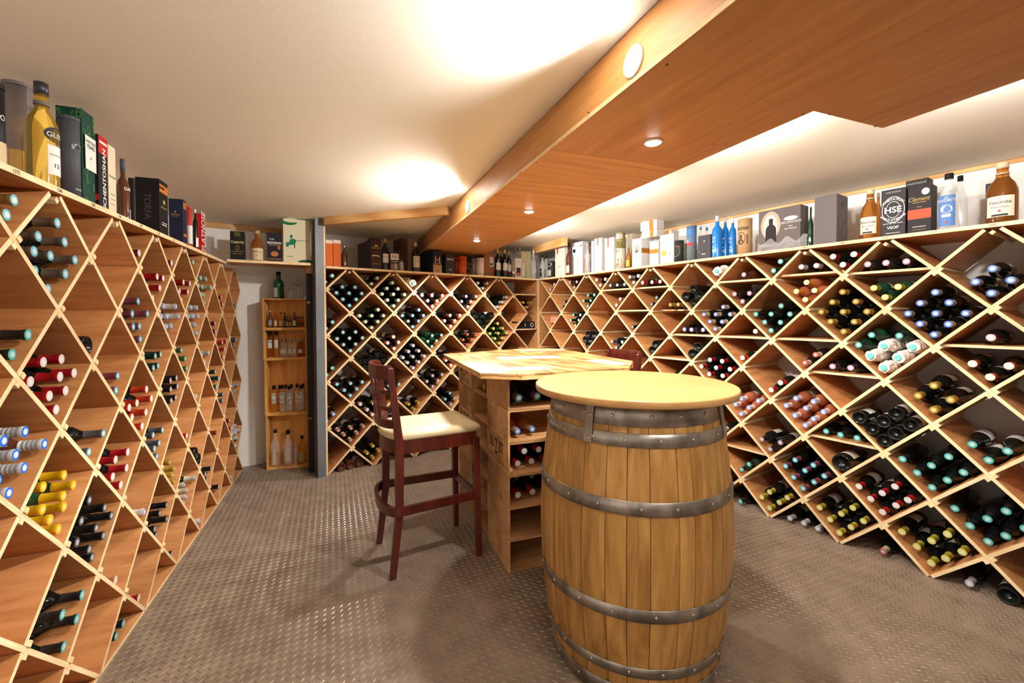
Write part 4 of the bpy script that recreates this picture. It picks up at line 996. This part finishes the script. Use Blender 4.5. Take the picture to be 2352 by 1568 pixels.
# ---- shelf of the rack beside the steel post
for a, b in ((748.5, 765), (766, 783)):
    P_(FB, a, b, 551, (222, 104, 6), 'orange spirit box with white top band ' + ('against the steel post' if a < 760 else 'beside the slender decanter'), [('r', 0, .87, 1, 1, (240, 222, 204))], off=.03, group='twin orange boxes')
B_b(FB, 784, 798, 561, 'slim', M_BROWNG, 'slender dark decanter with silver stopper beside orange boxes', off=.04, capm=M_RIVET, cap_h=.2)
for i in range(4):
    sl, sr, z1 = sp(FB, 853, 876, 547, .03, ZS); w_ = sr - sl
    pack(FB, sl, sr, .03 + i * .105, ZS, z1 - .012 * (i > 0), .10, (70, 46, 36), 'brown gift box with gold print, %s in the row toward the wall' % ordn(i + 1), [('r', 0, .60, 1, .78, (40, 30, 26)), ('t', 'BLADNOCH', .5, .69, .07, GLD), ('o', .5, .76, .2, .03, GLD), ('o', .45, .42, .4, .04, (230, 210, 170)), ('o', .45, .39, .4, .035, (70, 46, 36)), ('t', 'SAMSARA', .5, .18, .04, GLD)] if i == 0 else (), name='gift_box', group='brown gift boxes')
B_b(FB, 877, 893, 547, 'wine', M_DGLASS, 'dark wine bottle with gold capsule before the brown gift boxes', off=.0, capm=mat(srgb(176, 140, 70), .4), cap_h=.2, lab=(.22, .50, (226, 222, 212), 1.1), labels=[('t', 'CHATEAU', .5, .40, .03, (110, 90, 70))], name='wine_bottle')
P_(FB, 896, 917, 580, (60, 46, 54), 'small whisky box with white scripted panel and coloured stripes', [('r', .05, .58, .95, .95, (226, 212, 200)), ('t', 'Kopp', .5, .76, .14, BLK, 0, .4), ('r', .05, .4, .95, .56, BLK), ('t', 'WHISKY', .5, .48, .08, WHT), ('r', .05, .05, .3, .38, (150, 90, 60)), ('r', .3, .05, .5, .38, (110, 120, 160)), ('r', .5, .05, .75, .38, (196, 160, 100)), ('r', .75, .05, .95, .38, (80, 90, 120))], off=.0)
for i, (a, b, y) in enumerate(((907, 915, 570), (914, 922, 566), (920, 927, 564))):
    B_b(FB, a, b, y, 'slim', M_BROWNG, 'small brown bottle behind the scripted whisky box, %s from gift boxes' % ordn(i + 1), off=.10 + .02 * i, group='small brown bottles behind the scripted box')
B_b(FB, 917, 928, 596, 'vial', M_CLEAR, 'small clear engraved bottle beside the scripted box', off=.0, cap=(60, 60, 60))
P_(FB, 921, 936, 548, (92, 62, 52), 'tall brown wooden case beside the pale tall case', off=.18, depth=.2, name='gift_box')
P_(FB, 938, 957, 547, (150, 112, 92), 'tall pale brown case with faint print', [('t', 'h', .5, .6, .1, (180, 150, 130))], off=.10, depth=.075, name='gift_box')
B_b(FB, 946, 964, 556, 'wine', M_DGLASS, 'dark wine bottle with silver capsule before the tall pale case', off=.0, capm=mat(srgb(196, 190, 182), .4), cap_h=.2, lab=(.14, .52, (214, 206, 180), 1.1), labels=[('t', 'GRAND VIN', .5, .36, .03, BLK)], name='wine_bottle')
P_(FB, 995, 1015, 575, (44, 46, 66), 'navy and kraft whisky box with a large letter', [('r', 0, 0, 1, .36, (196, 156, 110)), ('t', 'H', .5, .58, .30, (206, 162, 116), 0, 0, True), ('t', 'HAUTEFEUILLE', .5, .42, .06, (206, 162, 116)), ('q', .5, .1, .14, .05, .2, BLK)], off=.0, depth=.3, name='whisky_box')
P_(FB, 1015, 1023, 588, (62, 60, 66), 'narrow charcoal box beside the navy and kraft box', off=.12)
P_(FB, 1024, 1045, 585, (70, 68, 70), 'charcoal whisky box with short white lettering', [('t', 'MENE', .5, .76, .11, WHT, 0, 0, True), ('o', .5, .22, .2, .06, (150, 150, 150))], off=.02)
T_(FB, 1044, 1056, 591, (226, 92, 40), 'orange tube tucked behind its twin', off=.085)
T_(FB, 1053, 1072, 589, (232, 104, 46), 'orange tube with small dark script', [('t', 'RuZi', .5, .5, .13, (150, 60, 30), 0, .2)], off=.0)
P_(FB, 1070, 1084, 587, (32, 28, 26), 'black box with gold arcs behind the orange tubes', [('q', .3, .25, .7, .2, .06, GLD), ('q', .3, .25, .5, .14, .08, GLD), ('t', 'Rum', .6, .6, .1, GLD, 0, .3)], off=.11)
T_(FB, 1085, 1095, 595, (226, 206, 190), 'pale tube behind the white printed tube', off=.105)
T_(FB, 1093, 1112, 593, (234, 222, 210), 'white tube with faint orange print', [('t', 'Akashi', .5, .45, .10, (222, 170, 130), 0, .1), ('q', .5, .8, .1, .05, .2, (222, 170, 130))], off=.0)
P_(FB, 1113, 1135, 578, (150, 92, 56), 'brown cardboard carton with white sticker', [('r', .55, .4, .98, .8, (214, 206, 196)), ('r', .6, .45, .8, .55, BLK)], off=.06, depth=.2, name='cardboard_carton')
for a, b, y, o in ((1136, 1150, 572, .0), (1152, 1166, 573, .0), (1145, 1156, 577, .10), (1164, 1174, 577, .06)):
    B_b(FB, a, b, y, 'wine', M_DGLASS, 'dark wine bottle with gold capsule ' + {1136: 'touching the brown carton', 1152: 'before the cream liqueur box', 1145: 'behind two gold-capped bottles', 1164: 'beside the cream liqueur box'}[a], off=o, capm=mat(srgb(196, 160, 84), .4), cap_h=.2, lab=(.24, .50, (226, 222, 206), 1.1), name='wine_bottle', group='gold capped bottles by the brown carton')
P_(FB, 1184, 1198, 593, (222, 208, 196), 'cream liqueur box with dark side', [('r', .15, .08, .85, .52, (70, 50, 44)), ('r', .25, .1, .75, .25, (196, 110, 70)), ('t', 'Schnaps', .5, .8, .07, (150, 60, 50))], off=.0, depth=.12, name='liqueur_box')
for i, (a, b, y) in enumerate(((1171, 1180, 574), (1180, 1189, 571), (1190, 1199, 569))):
    B_b(FB, a, b, y, 'slim', M_CLEAR, 'clear liqueur bottle behind the cream liqueur box, %s from the carton' % ordn(i + 1), off=.22, cap=(206, 190, 130), group='clear liqueur bottles')
B_b(FB, 1198, 1206, 596, 'slim', M_CLEAR, 'short clear bottle with pale label beside the liqueur box', off=.02, cap=(206, 190, 130), lab=(.1, .4, (206, 200, 170), 1.0))
for i, (a, b) in enumerate(((1198, 1209), (1210, 1220))):
    P_(FB, a, b, 577, (206, 196, 150), 'pale olive liqueur box near the corner, ' + ['behind the short clear bottle', 'beside the tall clear bottle'][i], off=.10, depth=.1, name='liqueur_box', group='pale olive boxes')
B_b(FB, 1219, 1232, 574, 'slim', M_CLEAR, 'tall clear bottle with oval label at the corner', off=.0, cap=(226, 222, 206), cap_h=.18, labels=[('o', .5, .3, .2, .08, (214, 206, 170))])
# ---- shelf of the rack behind the barrel
for a, b, y, o in ((1240, 1252, 586, .0), (1250, 1259, 587, .10)):
    B_b(FR, a, b, y, 'squat', M_CLEAR, 'clear bottle with dark printed label and black cap at the corner' + (', half hidden' if a > 1245 else ', in front'), off=o, cap=BLK, labels=[('r', .2, .08, .8, .42, (40, 40, 46)), ('t', 'GIN', .5, .3, .06, WHT)], group='dark printed bottles at the corner', cap_h=.2)
T_(FR, 1258, 1275, 600, (54, 58, 54), 'dark arched tin with pale label', [('r', .2, .1, .8, .45, (190, 186, 166)), ('q', .5, .8, .4, .12, .12, WHT)], off=.0)
P_(FR, 1275, 1297, 567, (238, 232, 216), 'white spirit box with red ribbon tab near the corner', [('r', .2, .78, .32, 1.0, (190, 40, 36)), ('q', .45, .35, .1, .04, .3, (120, 130, 110))], off=.02, depth=.08, name='spirit_box')
B_b(FR, 1300, 1313, 558, 'slim', M_BROWNG, 'dark red liqueur bottle beside the white ribboned box', off=.0, cap=(60, 30, 34), lab=(.08, .3, (226, 214, 196), 1.0), cap_h=.2)
P_(FR, 1314, 1338, 556, (236, 238, 242), 'white spirit box with round black seal', [('o', .2, .75, .14, .06, BLK), ('t', 'GIN', .5, .4, .05, (150, 150, 160))], off=.09, name='spirit_box')
for a, b, y in ((1326, 1341, 561), (1342, 1357, 561)):
    B_b(FR, a, b, y, 'wasp', M_CLEAR, 'waisted clear bottle with copper print ' + ('before the sealed white box' if a < 1335 else 'beside the narrow pale box'), off=.0, cap=(206, 196, 186), labels=[('r', .35, .1, .4, .55, (206, 150, 100)), ('r', .55, .1, .6, .55, (206, 150, 100))], group='waisted clear bottles')
P_(FR, 1358, 1364, 553, (206, 208, 220), 'narrow pale box beside the waisted bottles', off=.03, name='spirit_box')
P_(FR, 1365, 1382, 547, (240, 238, 232), 'tall white rum box with short orange ribbon', [('r', .4, .78, .56, 1.0, (206, 90, 50)), ('q', .45, .3, .1, .03, .3, (150, 140, 120))], off=.02, name='spirit_box')
P_(FR, 1389, 1410, 546, (242, 240, 234), 'tall white rum box with long orange ribbon', [('r', .3, .72, .44, 1.0, (206, 90, 50)), ('q', .6, .3, .1, .03, .3, (150, 140, 120))], off=.02, depth=.1, name='spirit_box')
T_(FR, 1415, 1436, 571, (232, 226, 206), 'white tin with palm leaf print', [('o', .3, .6, .2, .15, (90, 110, 60)), ('o', .7, .4, .2, .12, (110, 120, 70)), ('o', .5, .85, .2, .1, (80, 100, 60)), ('o', .5, .2, .15, .1, (150, 130, 80))], off=.0)
T_(FR, 1415, 1436, 535, (150, 138, 84), 'dark leafy tin stacked on the palm leaf tin', [('r', 0, .62, 1, 1, (240, 238, 230)), ('o', .3, .35, .2, .12, (70, 90, 50)), ('o', .7, .3, .2, .12, (90, 80, 40))], off=.0, zsh=FR.z_at(1425, 571, .02) + .0005)
P_(FR, 1428, 1452, 538, (226, 216, 196), 'cream carton behind the leafy tins', off=.14, depth=.12, name='cardboard_carton')
B_b(FR, 1438, 1450, 568, 'squat', M_DAMBER, 'orange liqueur bottle with green cap', off=.0, cap=(110, 160, 40), lab=(.08, .38, (206, 190, 60), 1.0), cap_h=.2)
P_(FR, 1452, 1473, 548, (240, 240, 240), 'white rum carton with oval portrait and orange band', [('q', .5, .62, .34, .16, .15, (150, 120, 90)), ('o', .5, .64, .12, .07, (170, 140, 110)), ('o', .5, .55, .2, .05, (120, 100, 84)), ('t', 'DIPLOMATICO', .5, .36, .05, (90, 80, 70))], off=.0, depth=.17, side=[('r', 0, .48, 1, .66, (206, 130, 44)), ('t', 'DIPLOMATICO', .5, .57, .06, (120, 70, 20))], side_left=False, name='rum_carton')
P_(FR, 1492, 1512, 553, (238, 236, 232), 'white rum carton with orange band next to portrait carton', [('r', 0, .48, 1, .66, (206, 130, 44))], off=.03, depth=.12, name='rum_carton')
zst = FR.z_at(1480, 548, .05) + .001
for i, (a, b, yt, z0, o) in enumerate(((1474, 1508, 528, None, .05), (1471, 1508, 503, 1, .05), (1512, 1542, 531, None, .17))):
    sl, sr = FR.s_at(a, o, ZS), FR.s_at(b, o, ZS); zt = FR.z_at((a + b) / 2, yt, o); zb_ = {0: zst, 1: FR.z_at(1490, 528, .05) + .0007, 2: ZS}[i]
    pack(FR, sl, sr, o, zb_, zt, .10, (240, 238, 234), ['white orange-striped carton lying on the rum cartons', 'white orange-striped carton on top of the pile under the ceiling', 'white orange-striped carton standing behind the lantern box'][i], [('r', .55, 0, .8, 1, (210, 136, 52))], name='rum_carton')
P_(FR, 1516, 1547, 538, (240, 238, 230), 'white gin box with gold cut-out edge', [('o', .3, .35, .2, .1, (206, 180, 90)), ('t', 'ETOILE', .72, .75, .04, (170, 160, 140)), ('r', .68, .3, .8, .34, (120, 120, 120)), ('q', .35, .35, .3, .14, .05, GLD)], off=.0, depth=.05, name='spirit_box')
T_(FR, 1547, 1571, 553, (58, 62, 58), 'dark grey tin with ornate print', [('q', .5, .5, .34, .25, .1, (150, 140, 110)), ('o', .75, .7, .12, .06, (160, 60, 50))], off=.01)
T_(FR, 1572, 1580, 560, (70, 84, 66), 'slim green tin beside the wrapped blue tin', off=.06)
T_(FR, 1577, 1600, 519, (104, 130, 160), 'blue and grey tin in clear film', [('r', 0, .05, 1, .4, (110, 110, 96)), ('t', '10', .3, .55, .1, WHT), ('r', .1, .42, .9, .5, (190, 60, 50)), ('r', 0, .72, 1, .9, (80, 130, 190))], off=.0)
P_(FR, 1603, 1632, 540, (74, 72, 76), 'grey box with tiny white print beside the blue bottles', [('r', .1, .3, .14, .34, WHT), ('o', .5, .75, .05, .03, WHT), ('r', .3, .2, .6, .23, WHT)], off=.03, name='spirit_box')
for i, (a, b, y) in enumerate(((1603, 1615, 520), (1616, 1630, 522))):
    B_b(FR, a, b, y, 'squat', M_CLEAR, 'clear bottle with blue cap behind the grey box, ' + ('beside the wrapped tin' if i == 0 else 'beside the blue bottles'), off=.16, cap=(90, 150, 210), cap_h=.3, group='blue capped bottles behind grey box')
M_BLUEG = mat(srgb(24, 116, 196), .12, name='blue_bottle')
for i, (a, b, y, o) in enumerate(((1635, 1659, 496, .0), (1657, 1674, 499, .085), (1674, 1691, 500, .085))):
    B_b(FR, a, b, y, 'wine', M_BLUEG, 'opaque bright blue bottle with white stopper, ' + ['before its twins', 'middle of three', 'beside the tan tube'][i], off=o, cap=WHT, cap_h=.14, labels=[('r', .25, .36, .5, .40, (170, 210, 236)), ('r', .25, .12, .7, .20, (150, 196, 230)), ('r', .25, .24, .6, .26, (170, 210, 236)), ('t', '3P', .45, .46, .06, WHT)], group='blue bottles')
T_(FR, 1694, 1728, 503, (206, 168, 122), 'tan wooden tube with oval portrait', [('r', .1, .68, .9, .76, (70, 50, 36)), ('t', 'DIPLOMATICO', .5, .72, .045, (226, 196, 150)), ('q', .45, .45, .26, .18, .12, (90, 66, 50)), ('o', .45, .48, .10, .09, (110, 80, 60)), ('o', .45, .36, .16, .06, (90, 66, 50)), ('r', .78, .28, .84, .55, (90, 66, 50))], off=.02)
P_(FR, 1742, 1838, 478, (108, 98, 96), 'wide brown rum gift box with pictured bottle in crumpled film', [('o', .30, .62, .24, .34, (196, 170, 150)), ('o', .30, .58, .17, .30, (230, 214, 200)), ('r', .26, .52, .36, .78, (34, 22, 24)), ('o', .31, .50, .13, .14, (34, 22, 24)), ('r', .18, .18, .44, .5, (34, 22, 24)), ('o', .78, .72, .16, .05, (226, 222, 220)), ('t', 'DIPLOMATICO', .78, .63, .05, WHT), ('t', 'RON', .78, .54, .03, WHT), ('t', 'DE FAMILIA', .78, .48, .035, WHT)], off=.03, depth=.11, name='gift_box')
B_b(FR, 1855, 1868, 476, 'slim', M_GGLASS, 'green bottle wedged beside the tall grey box', off=.04, cap=(60, 80, 60))
P_(FR, 1870, 1921, 449, (112, 104, 104), 'tall plain grey box with gold print on its side', (), off=.0, depth=.16, side=[('t', 'RHUM', .55, .55, .05, GLD, math.pi / 2), ('r', .3, .3, .34, .5, (170, 166, 160)), ('r', .7, .15, .74, .4, (170, 166, 160)), ('o', .5, .8, .12, .05, (90, 84, 84))], side_left=False, name='spirit_box', top=(60, 54, 56))
def favorite(xl, xr, yt, off, label, z=ZS):
    return B_b(FR, xl, xr, yt, 'squat', M_DAMBER, label, off=off, cap=(226, 206, 170), wf=.97, cap_h=.08, lab=(.11, .44, (238, 228, 206), .95), ring=(196, 176, 140),
        labels=[('t', 'La', .5, .405, .025, BLK, 0, .3), ('t', 'Favorite', .5, .34, .055, BLK, 0, .35), ('t', 'Rhum Vieux', .5, .265, .028, (60, 56, 50), 0, .3), ('o', .5, .20, .05, .016, (206, 70, 40)), ('r', .25, .12, .75, .15, (60, 50, 44))])
favorite(1975, 2022, 436, .03, 'amber rum bottle with cream label between grey box and black round-seal box')
B_b(FR, 2007, 2026, 443, 'squat', M_DAMBER, 'amber rum bottle peeping out behind the labelled rum bottle', off=.16, cap=(226, 206, 170))
def hse(a, b, yt, off, label, **k):
    return P_(FR, a, b, yt, (58, 54, 56), label, [('q', .5, .56, .47, .28, .05, WHT), ('q', .5, .56, .30, .175, .06, WHT), ('a', 'HABITATION', .5, .56, .222, .05, WHT, False), ('t', 'HSE', .5, .56, .13, WHT, 0, 0, True), ('a', 'SAINT-ETIENNE', .5, .56, .222, .05, WHT, True), ('t', 'MARTINIQUE', .5, .93, .035, (206, 200, 196)), ('t', 'RHUM EXTRA VIEUX', .5, .27, .025, WHT), ('t', 'VSOP', .5, .18, .06, WHT, 0, 0, True), ('r', .2, .06, .8, .07, WHT)], off=off, depth=.09, name='rum_box', **k)
hse(2023, 2079, 434, .02, 'black rum box with white round seal lettering, beside the amber bottle')
hse(2079, 2130, 412, .17, 'black rum box with white seal standing behind the red-banded box')
P_(FR, 2084, 2138, 426, (46, 40, 42), 'black rum box with orange red band and round sticker', [('r', 0, .30, 1, .50, (214, 86, 56)), ('o', .76, .86, .17, .07, (236, 232, 230)), ('t', 'Clement', .5, .72, .085, GLD, 0, .35), ('r', .2, .64, .8, .65, GLD), ('t', 'X.O', .5, .55, .03, (226, 160, 120)), ('t', 'MARTINIQUE', .5, .13, .03, WHT), ('r', .2, .07, .8, .075, GLD)], off=.02, depth=.10, name='rum_box')
B_b(FR, 2151, 2206, 399, 'squat', M_CLEAR, 'clear rum bottle with blue label and black cap', off=.02, cap=BLK, cap_h=.22, lab=(.06, .60, (96, 132, 190), .8), labels=[('t', 'LA', .5, .56, .03, WHT), ('t', 'FAVORITE', .5, .51, .045, WHT), ('o', .5, .36, .26, .07, WHT), ('r', .3, .22, .7, .27, (200, 214, 230)), ('o', .5, .13, .06, .02, (190, 90, 60))])
B_b(FR, 2186, 2222, 404, 'squat', M_CLEAR, 'clear rum bottle with black cap behind the blue-labelled one', off=.16, cap=BLK, cap_h=.22)
P_(FR, 2262, 2320, 418, (58, 52, 54), 'dark box standing behind the large amber rum bottle', off=.17, depth=.08, name='rum_box')
favorite(2263, 2340, 374, .03, 'large amber rum bottle with cream label before the dark box')
# items beyond the picture edge are left out
# box and wrapped things in the cells
sl = FR.s_at(1250, .06, 1.4); pk = pack(FR, .147, .263, .05, ZS - 3 * HH + .085, ZS - 3 * HH + .165, .22, (226, 160, 130), 'small peach carton lying in the second cell from corner post', name='carton', top=(70, 50, 60))
bz = ZS - 3 * HH + .0185
pack(FB, 2.12, 2.385, .03, bz, bz + .085, .10, (34, 32, 34), 'black box with white emblem lying on a half shelf by corner', [('q', .85, .5, .09, .3, .3, WHT), ('r', .45, .3, .48, .7, WHT), ('r', .70, .02, .705, .98, (80, 78, 80))], name='gift_box')
def wrapped(fr, s, z, rec, label, r=.042, L=.27, group=None, m=None, sd=0):
    rg = random.Random(sd); mb = MB(); seg = 16; vs, fs = [], []; rings = 12
    prof = [(r * .35, 0), (r * .9, .012), (r * 1.05, .04), (r, .16), (r * .95, .19), (r * .65, .215), (r * .5, .235), (r * .55, .26), (r * .75, L)]
    pr = []
    for i in range(len(prof) - 1):
        for q in range(3): t = q / 3; pr.append((prof[i][0] * (1 - t) + prof[i + 1][0] * t, prof[i][1] * (1 - t) + prof[i + 1][1] * t))
    pr.append(prof[-1])
    for a_, z_ in pr:
        for i in range(seg):
            t = 2 * math.pi * i / seg; q = a_ * (1 + rg.uniform(-.16, .16)); vs.append((q * math.cos(t), q * math.sin(t), z_ + rg.uniform(-.004, .004)))
    for j in range(len(pr) - 1):
        for i in range(seg): k = (i + 1) % seg; fs.append((j * seg + i, j * seg + k, (j + 1) * seg + k, (j + 1) * seg + i))
    fs.append(tuple(reversed(range(seg)))); n0 = (len(pr) - 1) * seg; fs.append(tuple(n0 + i for i in range(seg)))
    M = fr.M @ Matrix.Translation((s, rec + L, z)) @ Matrix.Rotation(math.pi / 2, 4, 'X')
    e = empty('wrapped_bottle', M, label, 'bottle', group); build(mb.add(vs, fs, 0, False), 'paper_wrap', m or M_PAPER, e)
    build(MB().lathe([(.016, L - .02), (.016, L + .012)], 12), 'capsule', mat(srgb(110, 190, 180), .4), e)
o = (.0445 + T / 2) * R2; zb = ZS - 4 * HH; dd_ = .0875 / R2
for i, (a_, b_) in enumerate(((0, 0), (1, 0), (0, 1), (2, 0), (1, 1))):
    wrapped(FR, 16 * HH + (a_ - b_) * dd_, zb + o + .002 + (a_ + b_) * dd_, .0, 'bottle wrapped in crumpled white paper, %s' % ['lowest of its cell', 'second tier far side', 'second tier post side', 'third tier far side', 'third tier middle'][i], group='paper wrapped bottles', sd=i, r=.037)
wrapped(FR, 11 * HH, ZS - HH + .10, .02, 'bundle in white plastic under the shelf near the blue bottles', r=.048, sd=9)
wrapped(FB, 4 * HH, ZS - HH + .09, .02, 'bottle in crumpled clear wrap under the brown gift boxes', r=.045, sd=12)
SPEC = []
# shift the three unwrapped companions of that cell is not needed: they lie above
# crumpled film around the wide gift box and the blue tin
def film(fr, s0, s1, off0, off1, z0, z1, label, sd):
    rg = random.Random(sd); nx, nz = 14, 7; vs, fs = [], []
    for j in range(nz + 1):
        for i in range(nx + 1):
            vs.append((s0 + (s1 - s0) * i / nx + rg.uniform(-.004, .004), off0 - .006 - rg.uniform(0, .020) * (1 - j / nz), z0 + (z1 - z0) * j / nz * (.75 + .25 * math.sin(i * 1.3 + sd)) + .002))
    for j in range(nz):
        for i in range(nx): a = j * (nx + 1) + i; fs.append((a, a + 1, a + nx + 2, a + nx + 1))
    o = build(MB().add(vs, fs, 0, False), 'plastic_film', M_FILM, None, fr.M); tag(o, label, 'film'); return o
film(FR, FR.s_at(1738, .0, ZS), FR.s_at(1852, .0, ZS), .02, .1, ZS, ZS + .085, 'crumpled clear film against the wide brown rum gift box', 3)

# ------------------------------------------------------------------ bottles in the niche boxes
def N_b(xl, xr, yt, yb, lvl, shape, glass, label, off=.05, **k):
    zsh = zc[lvl] + .0125 if lvl < 4 else zc[4]
    fr = FX_; s, r = fit_cyl(fr, xl, xr, off, zsh); z1 = fr.z_at((xl + xr) / 2, yt, off + r)
    sbottle(fr, s, off, zsh, max(.04, z1 - zsh), r, shape, glass, label, **k)
N_b(627, 653, 624, 682, 4, 'malt', mat((.01, .07, .03), .06, spec=.6), 'dark green bottle standing on the topmost niche box', off=.03, cap=BLK, lab=(.05, .4, (206, 200, 196), .5), facing=-math.pi / 2 - .5)
sbottle(FX_, FX_.s_at(666, .05, 1.57), .03, zc[4], .095, .026, 'vial', M_CLEAR, 'wide clear glass jar beside the dark green bottle', capm=M_RIVET, name='glass_jar')
for i, (a, b, y) in enumerate(((668, 676, 650), (674, 682, 649), (688, 696, 648))): N_b(a, b, y, 682, 4, 'vial', M_CLEAR, 'small clear flask with silver stopper on niche boxes, %s from green bottle' % ordn(i + 1), off=.08, capm=M_RIVET, group='flasks on niche boxes')
N_b(680, 688, 642, 682, 4, 'slim', M_CLEAR, 'slender clear bottle with rose label on the niche boxes', off=.03, cap=(190, 150, 140), labels=[('r', .2, .62, .8, .8, (190, 130, 120))])
minis = [(615, 626, 713, M_BROWNG, (200, 200, 204), (150, 150, 160)), (628, 638, 717, M_DAMBER, (206, 90, 50), (226, 196, 150)), (640, 651, 717, M_AMBER, BLK, (226, 206, 130)), (651, 658, 717, M_DGLASS, BLK, (120, 110, 120)), (657, 664, 725, M_BROWNG, BLK, (206, 160, 80)), (664, 670, 725, M_BROWNG, BLK, (206, 170, 90)), (672, 681, 717, M_BROWNG, BLK, (226, 220, 206)), (681, 687, 727, M_DAMBER, BLK, (120, 80, 40)), (688, 693, 727, M_DAMBER, BLK, (120, 80, 40)), (693, 698, 727, M_DAMBER, BLK, (120, 80, 40))]
mw = ['dark miniature with silver cap', 'amber miniature with red neck', 'amber miniature with yellow label', 'slim dark miniature', 'square brown miniature', 'narrow brown miniature', 'brown miniature with white label', 'brown tasting jar', 'brown tasting jar', 'brown tasting jar']
for (a, b, y, g, c, l), wd in zip(minis, mw): N_b(a, b, y, 747, 3, 'vial' if 'jar' in wd else 'squat', g, wd + ' in the topmost niche box' + ({681: ', by the white-labelled miniature', 688: ', middle of three', 693: ', against the side panel'}[a] if 'jar' in wd else ''), cap=c, lab=(.1, .45, l, 1.0), name='miniature_bottle', group='tasting jars' if 'jar' in wd else None, cap_h=.16)
for i, (a, b, y, g, wd) in enumerate(((614, 628, 762, M_DAMBER, 'dark amber sample bottle with black cap'), (629, 642, 761, M_AMBER, 'half-full sample bottle with black cap'), (643, 662, 778, M_CLEAR, 'round clear flask with white label'), (662, 672, 779, M_CLEAR, 'clear flask beside the round flask'), (672, 682, 778, M_CLEAR, 'clear flask with long paper label'), (684, 698, 778, M_DAMBER, 'amber flask with silver stopper'))):
    N_b(a, b, y, 815, 2, 'vial', g, wd + ' in the third niche box', capm=M_RIVET if 'flask' in wd else None, cap=BLK, lab=(.36, .68, WHT, .8) if i < 2 else (.2, .42, WHT, .9), labels=[('t', 'TD', .5, .6, .08, BLK, 0, 0, True)] if i == 0 else (), name='sample_bottle')
for i, (a, b, y, o_) in enumerate(((623, 637, 885, .03), (642, 655, 884, .03), (659, 671, 886, .03), (678, 688, 881, .05), (686, 699, 884, .02), (638, 648, 884, .10), (652, 662, 883, .10), (665, 675, 882, .10), (692, 701, 881, .10))):
    N_b(a, b, y, 944, 1, 'vial', (M_AMBER, M_CLEAR, M_CLEAR, M_CLEAR, M_CLEAR)[i % 5], 'square sample bottle, black cap, white label, second niche box, %s row, %s from wall' % ('front' if i < 5 else 'back', ordn(i + 1 if i < 5 else i - 4)), off=o_, cap=BLK, lab=(.34, .72, WHT, .75), labels=[('t', 'TD', .5, .65, .06, BLK, 0, 0, True), ('r', .35, .4, .65, .5, (170, 166, 160))], name='sample_bottle', group='sample bottles with white labels')
N_b(621, 645, 985, 1070, 0, 'slim', M_CLEAR, 'tall clear bottle part filled with amber, bottom niche box', off=.03, cap=(60, 56, 54), fill=(.30, M_AMBER), lab=(.06, .5, (226, 210, 170), .35))
N_b(651, 673, 987, 1065, 0, 'malt', M_CLEAR, 'whisky bottle with cream label and black cap, bottom niche box', off=.03, cap=BLK, lab=(.12, .5, (226, 216, 196), .7), fill=(.35, M_AMBER), cap_h=.18)
N_b(675, 685, 1016, 1065, 0, 'vial', M_CLEAR, 'small clear tasting glass in the bottom niche box', off=.04, cap=(226, 226, 226), name='tasting_glass')
N_b(685, 703, 1000, 1062, 0, 'squat', M_AMBER, 'round-shouldered spirit bottle with olive label, bottom niche box', off=.04, cap=BLK, lab=(.08, .42, (190, 180, 110), .9), cap_h=.12)
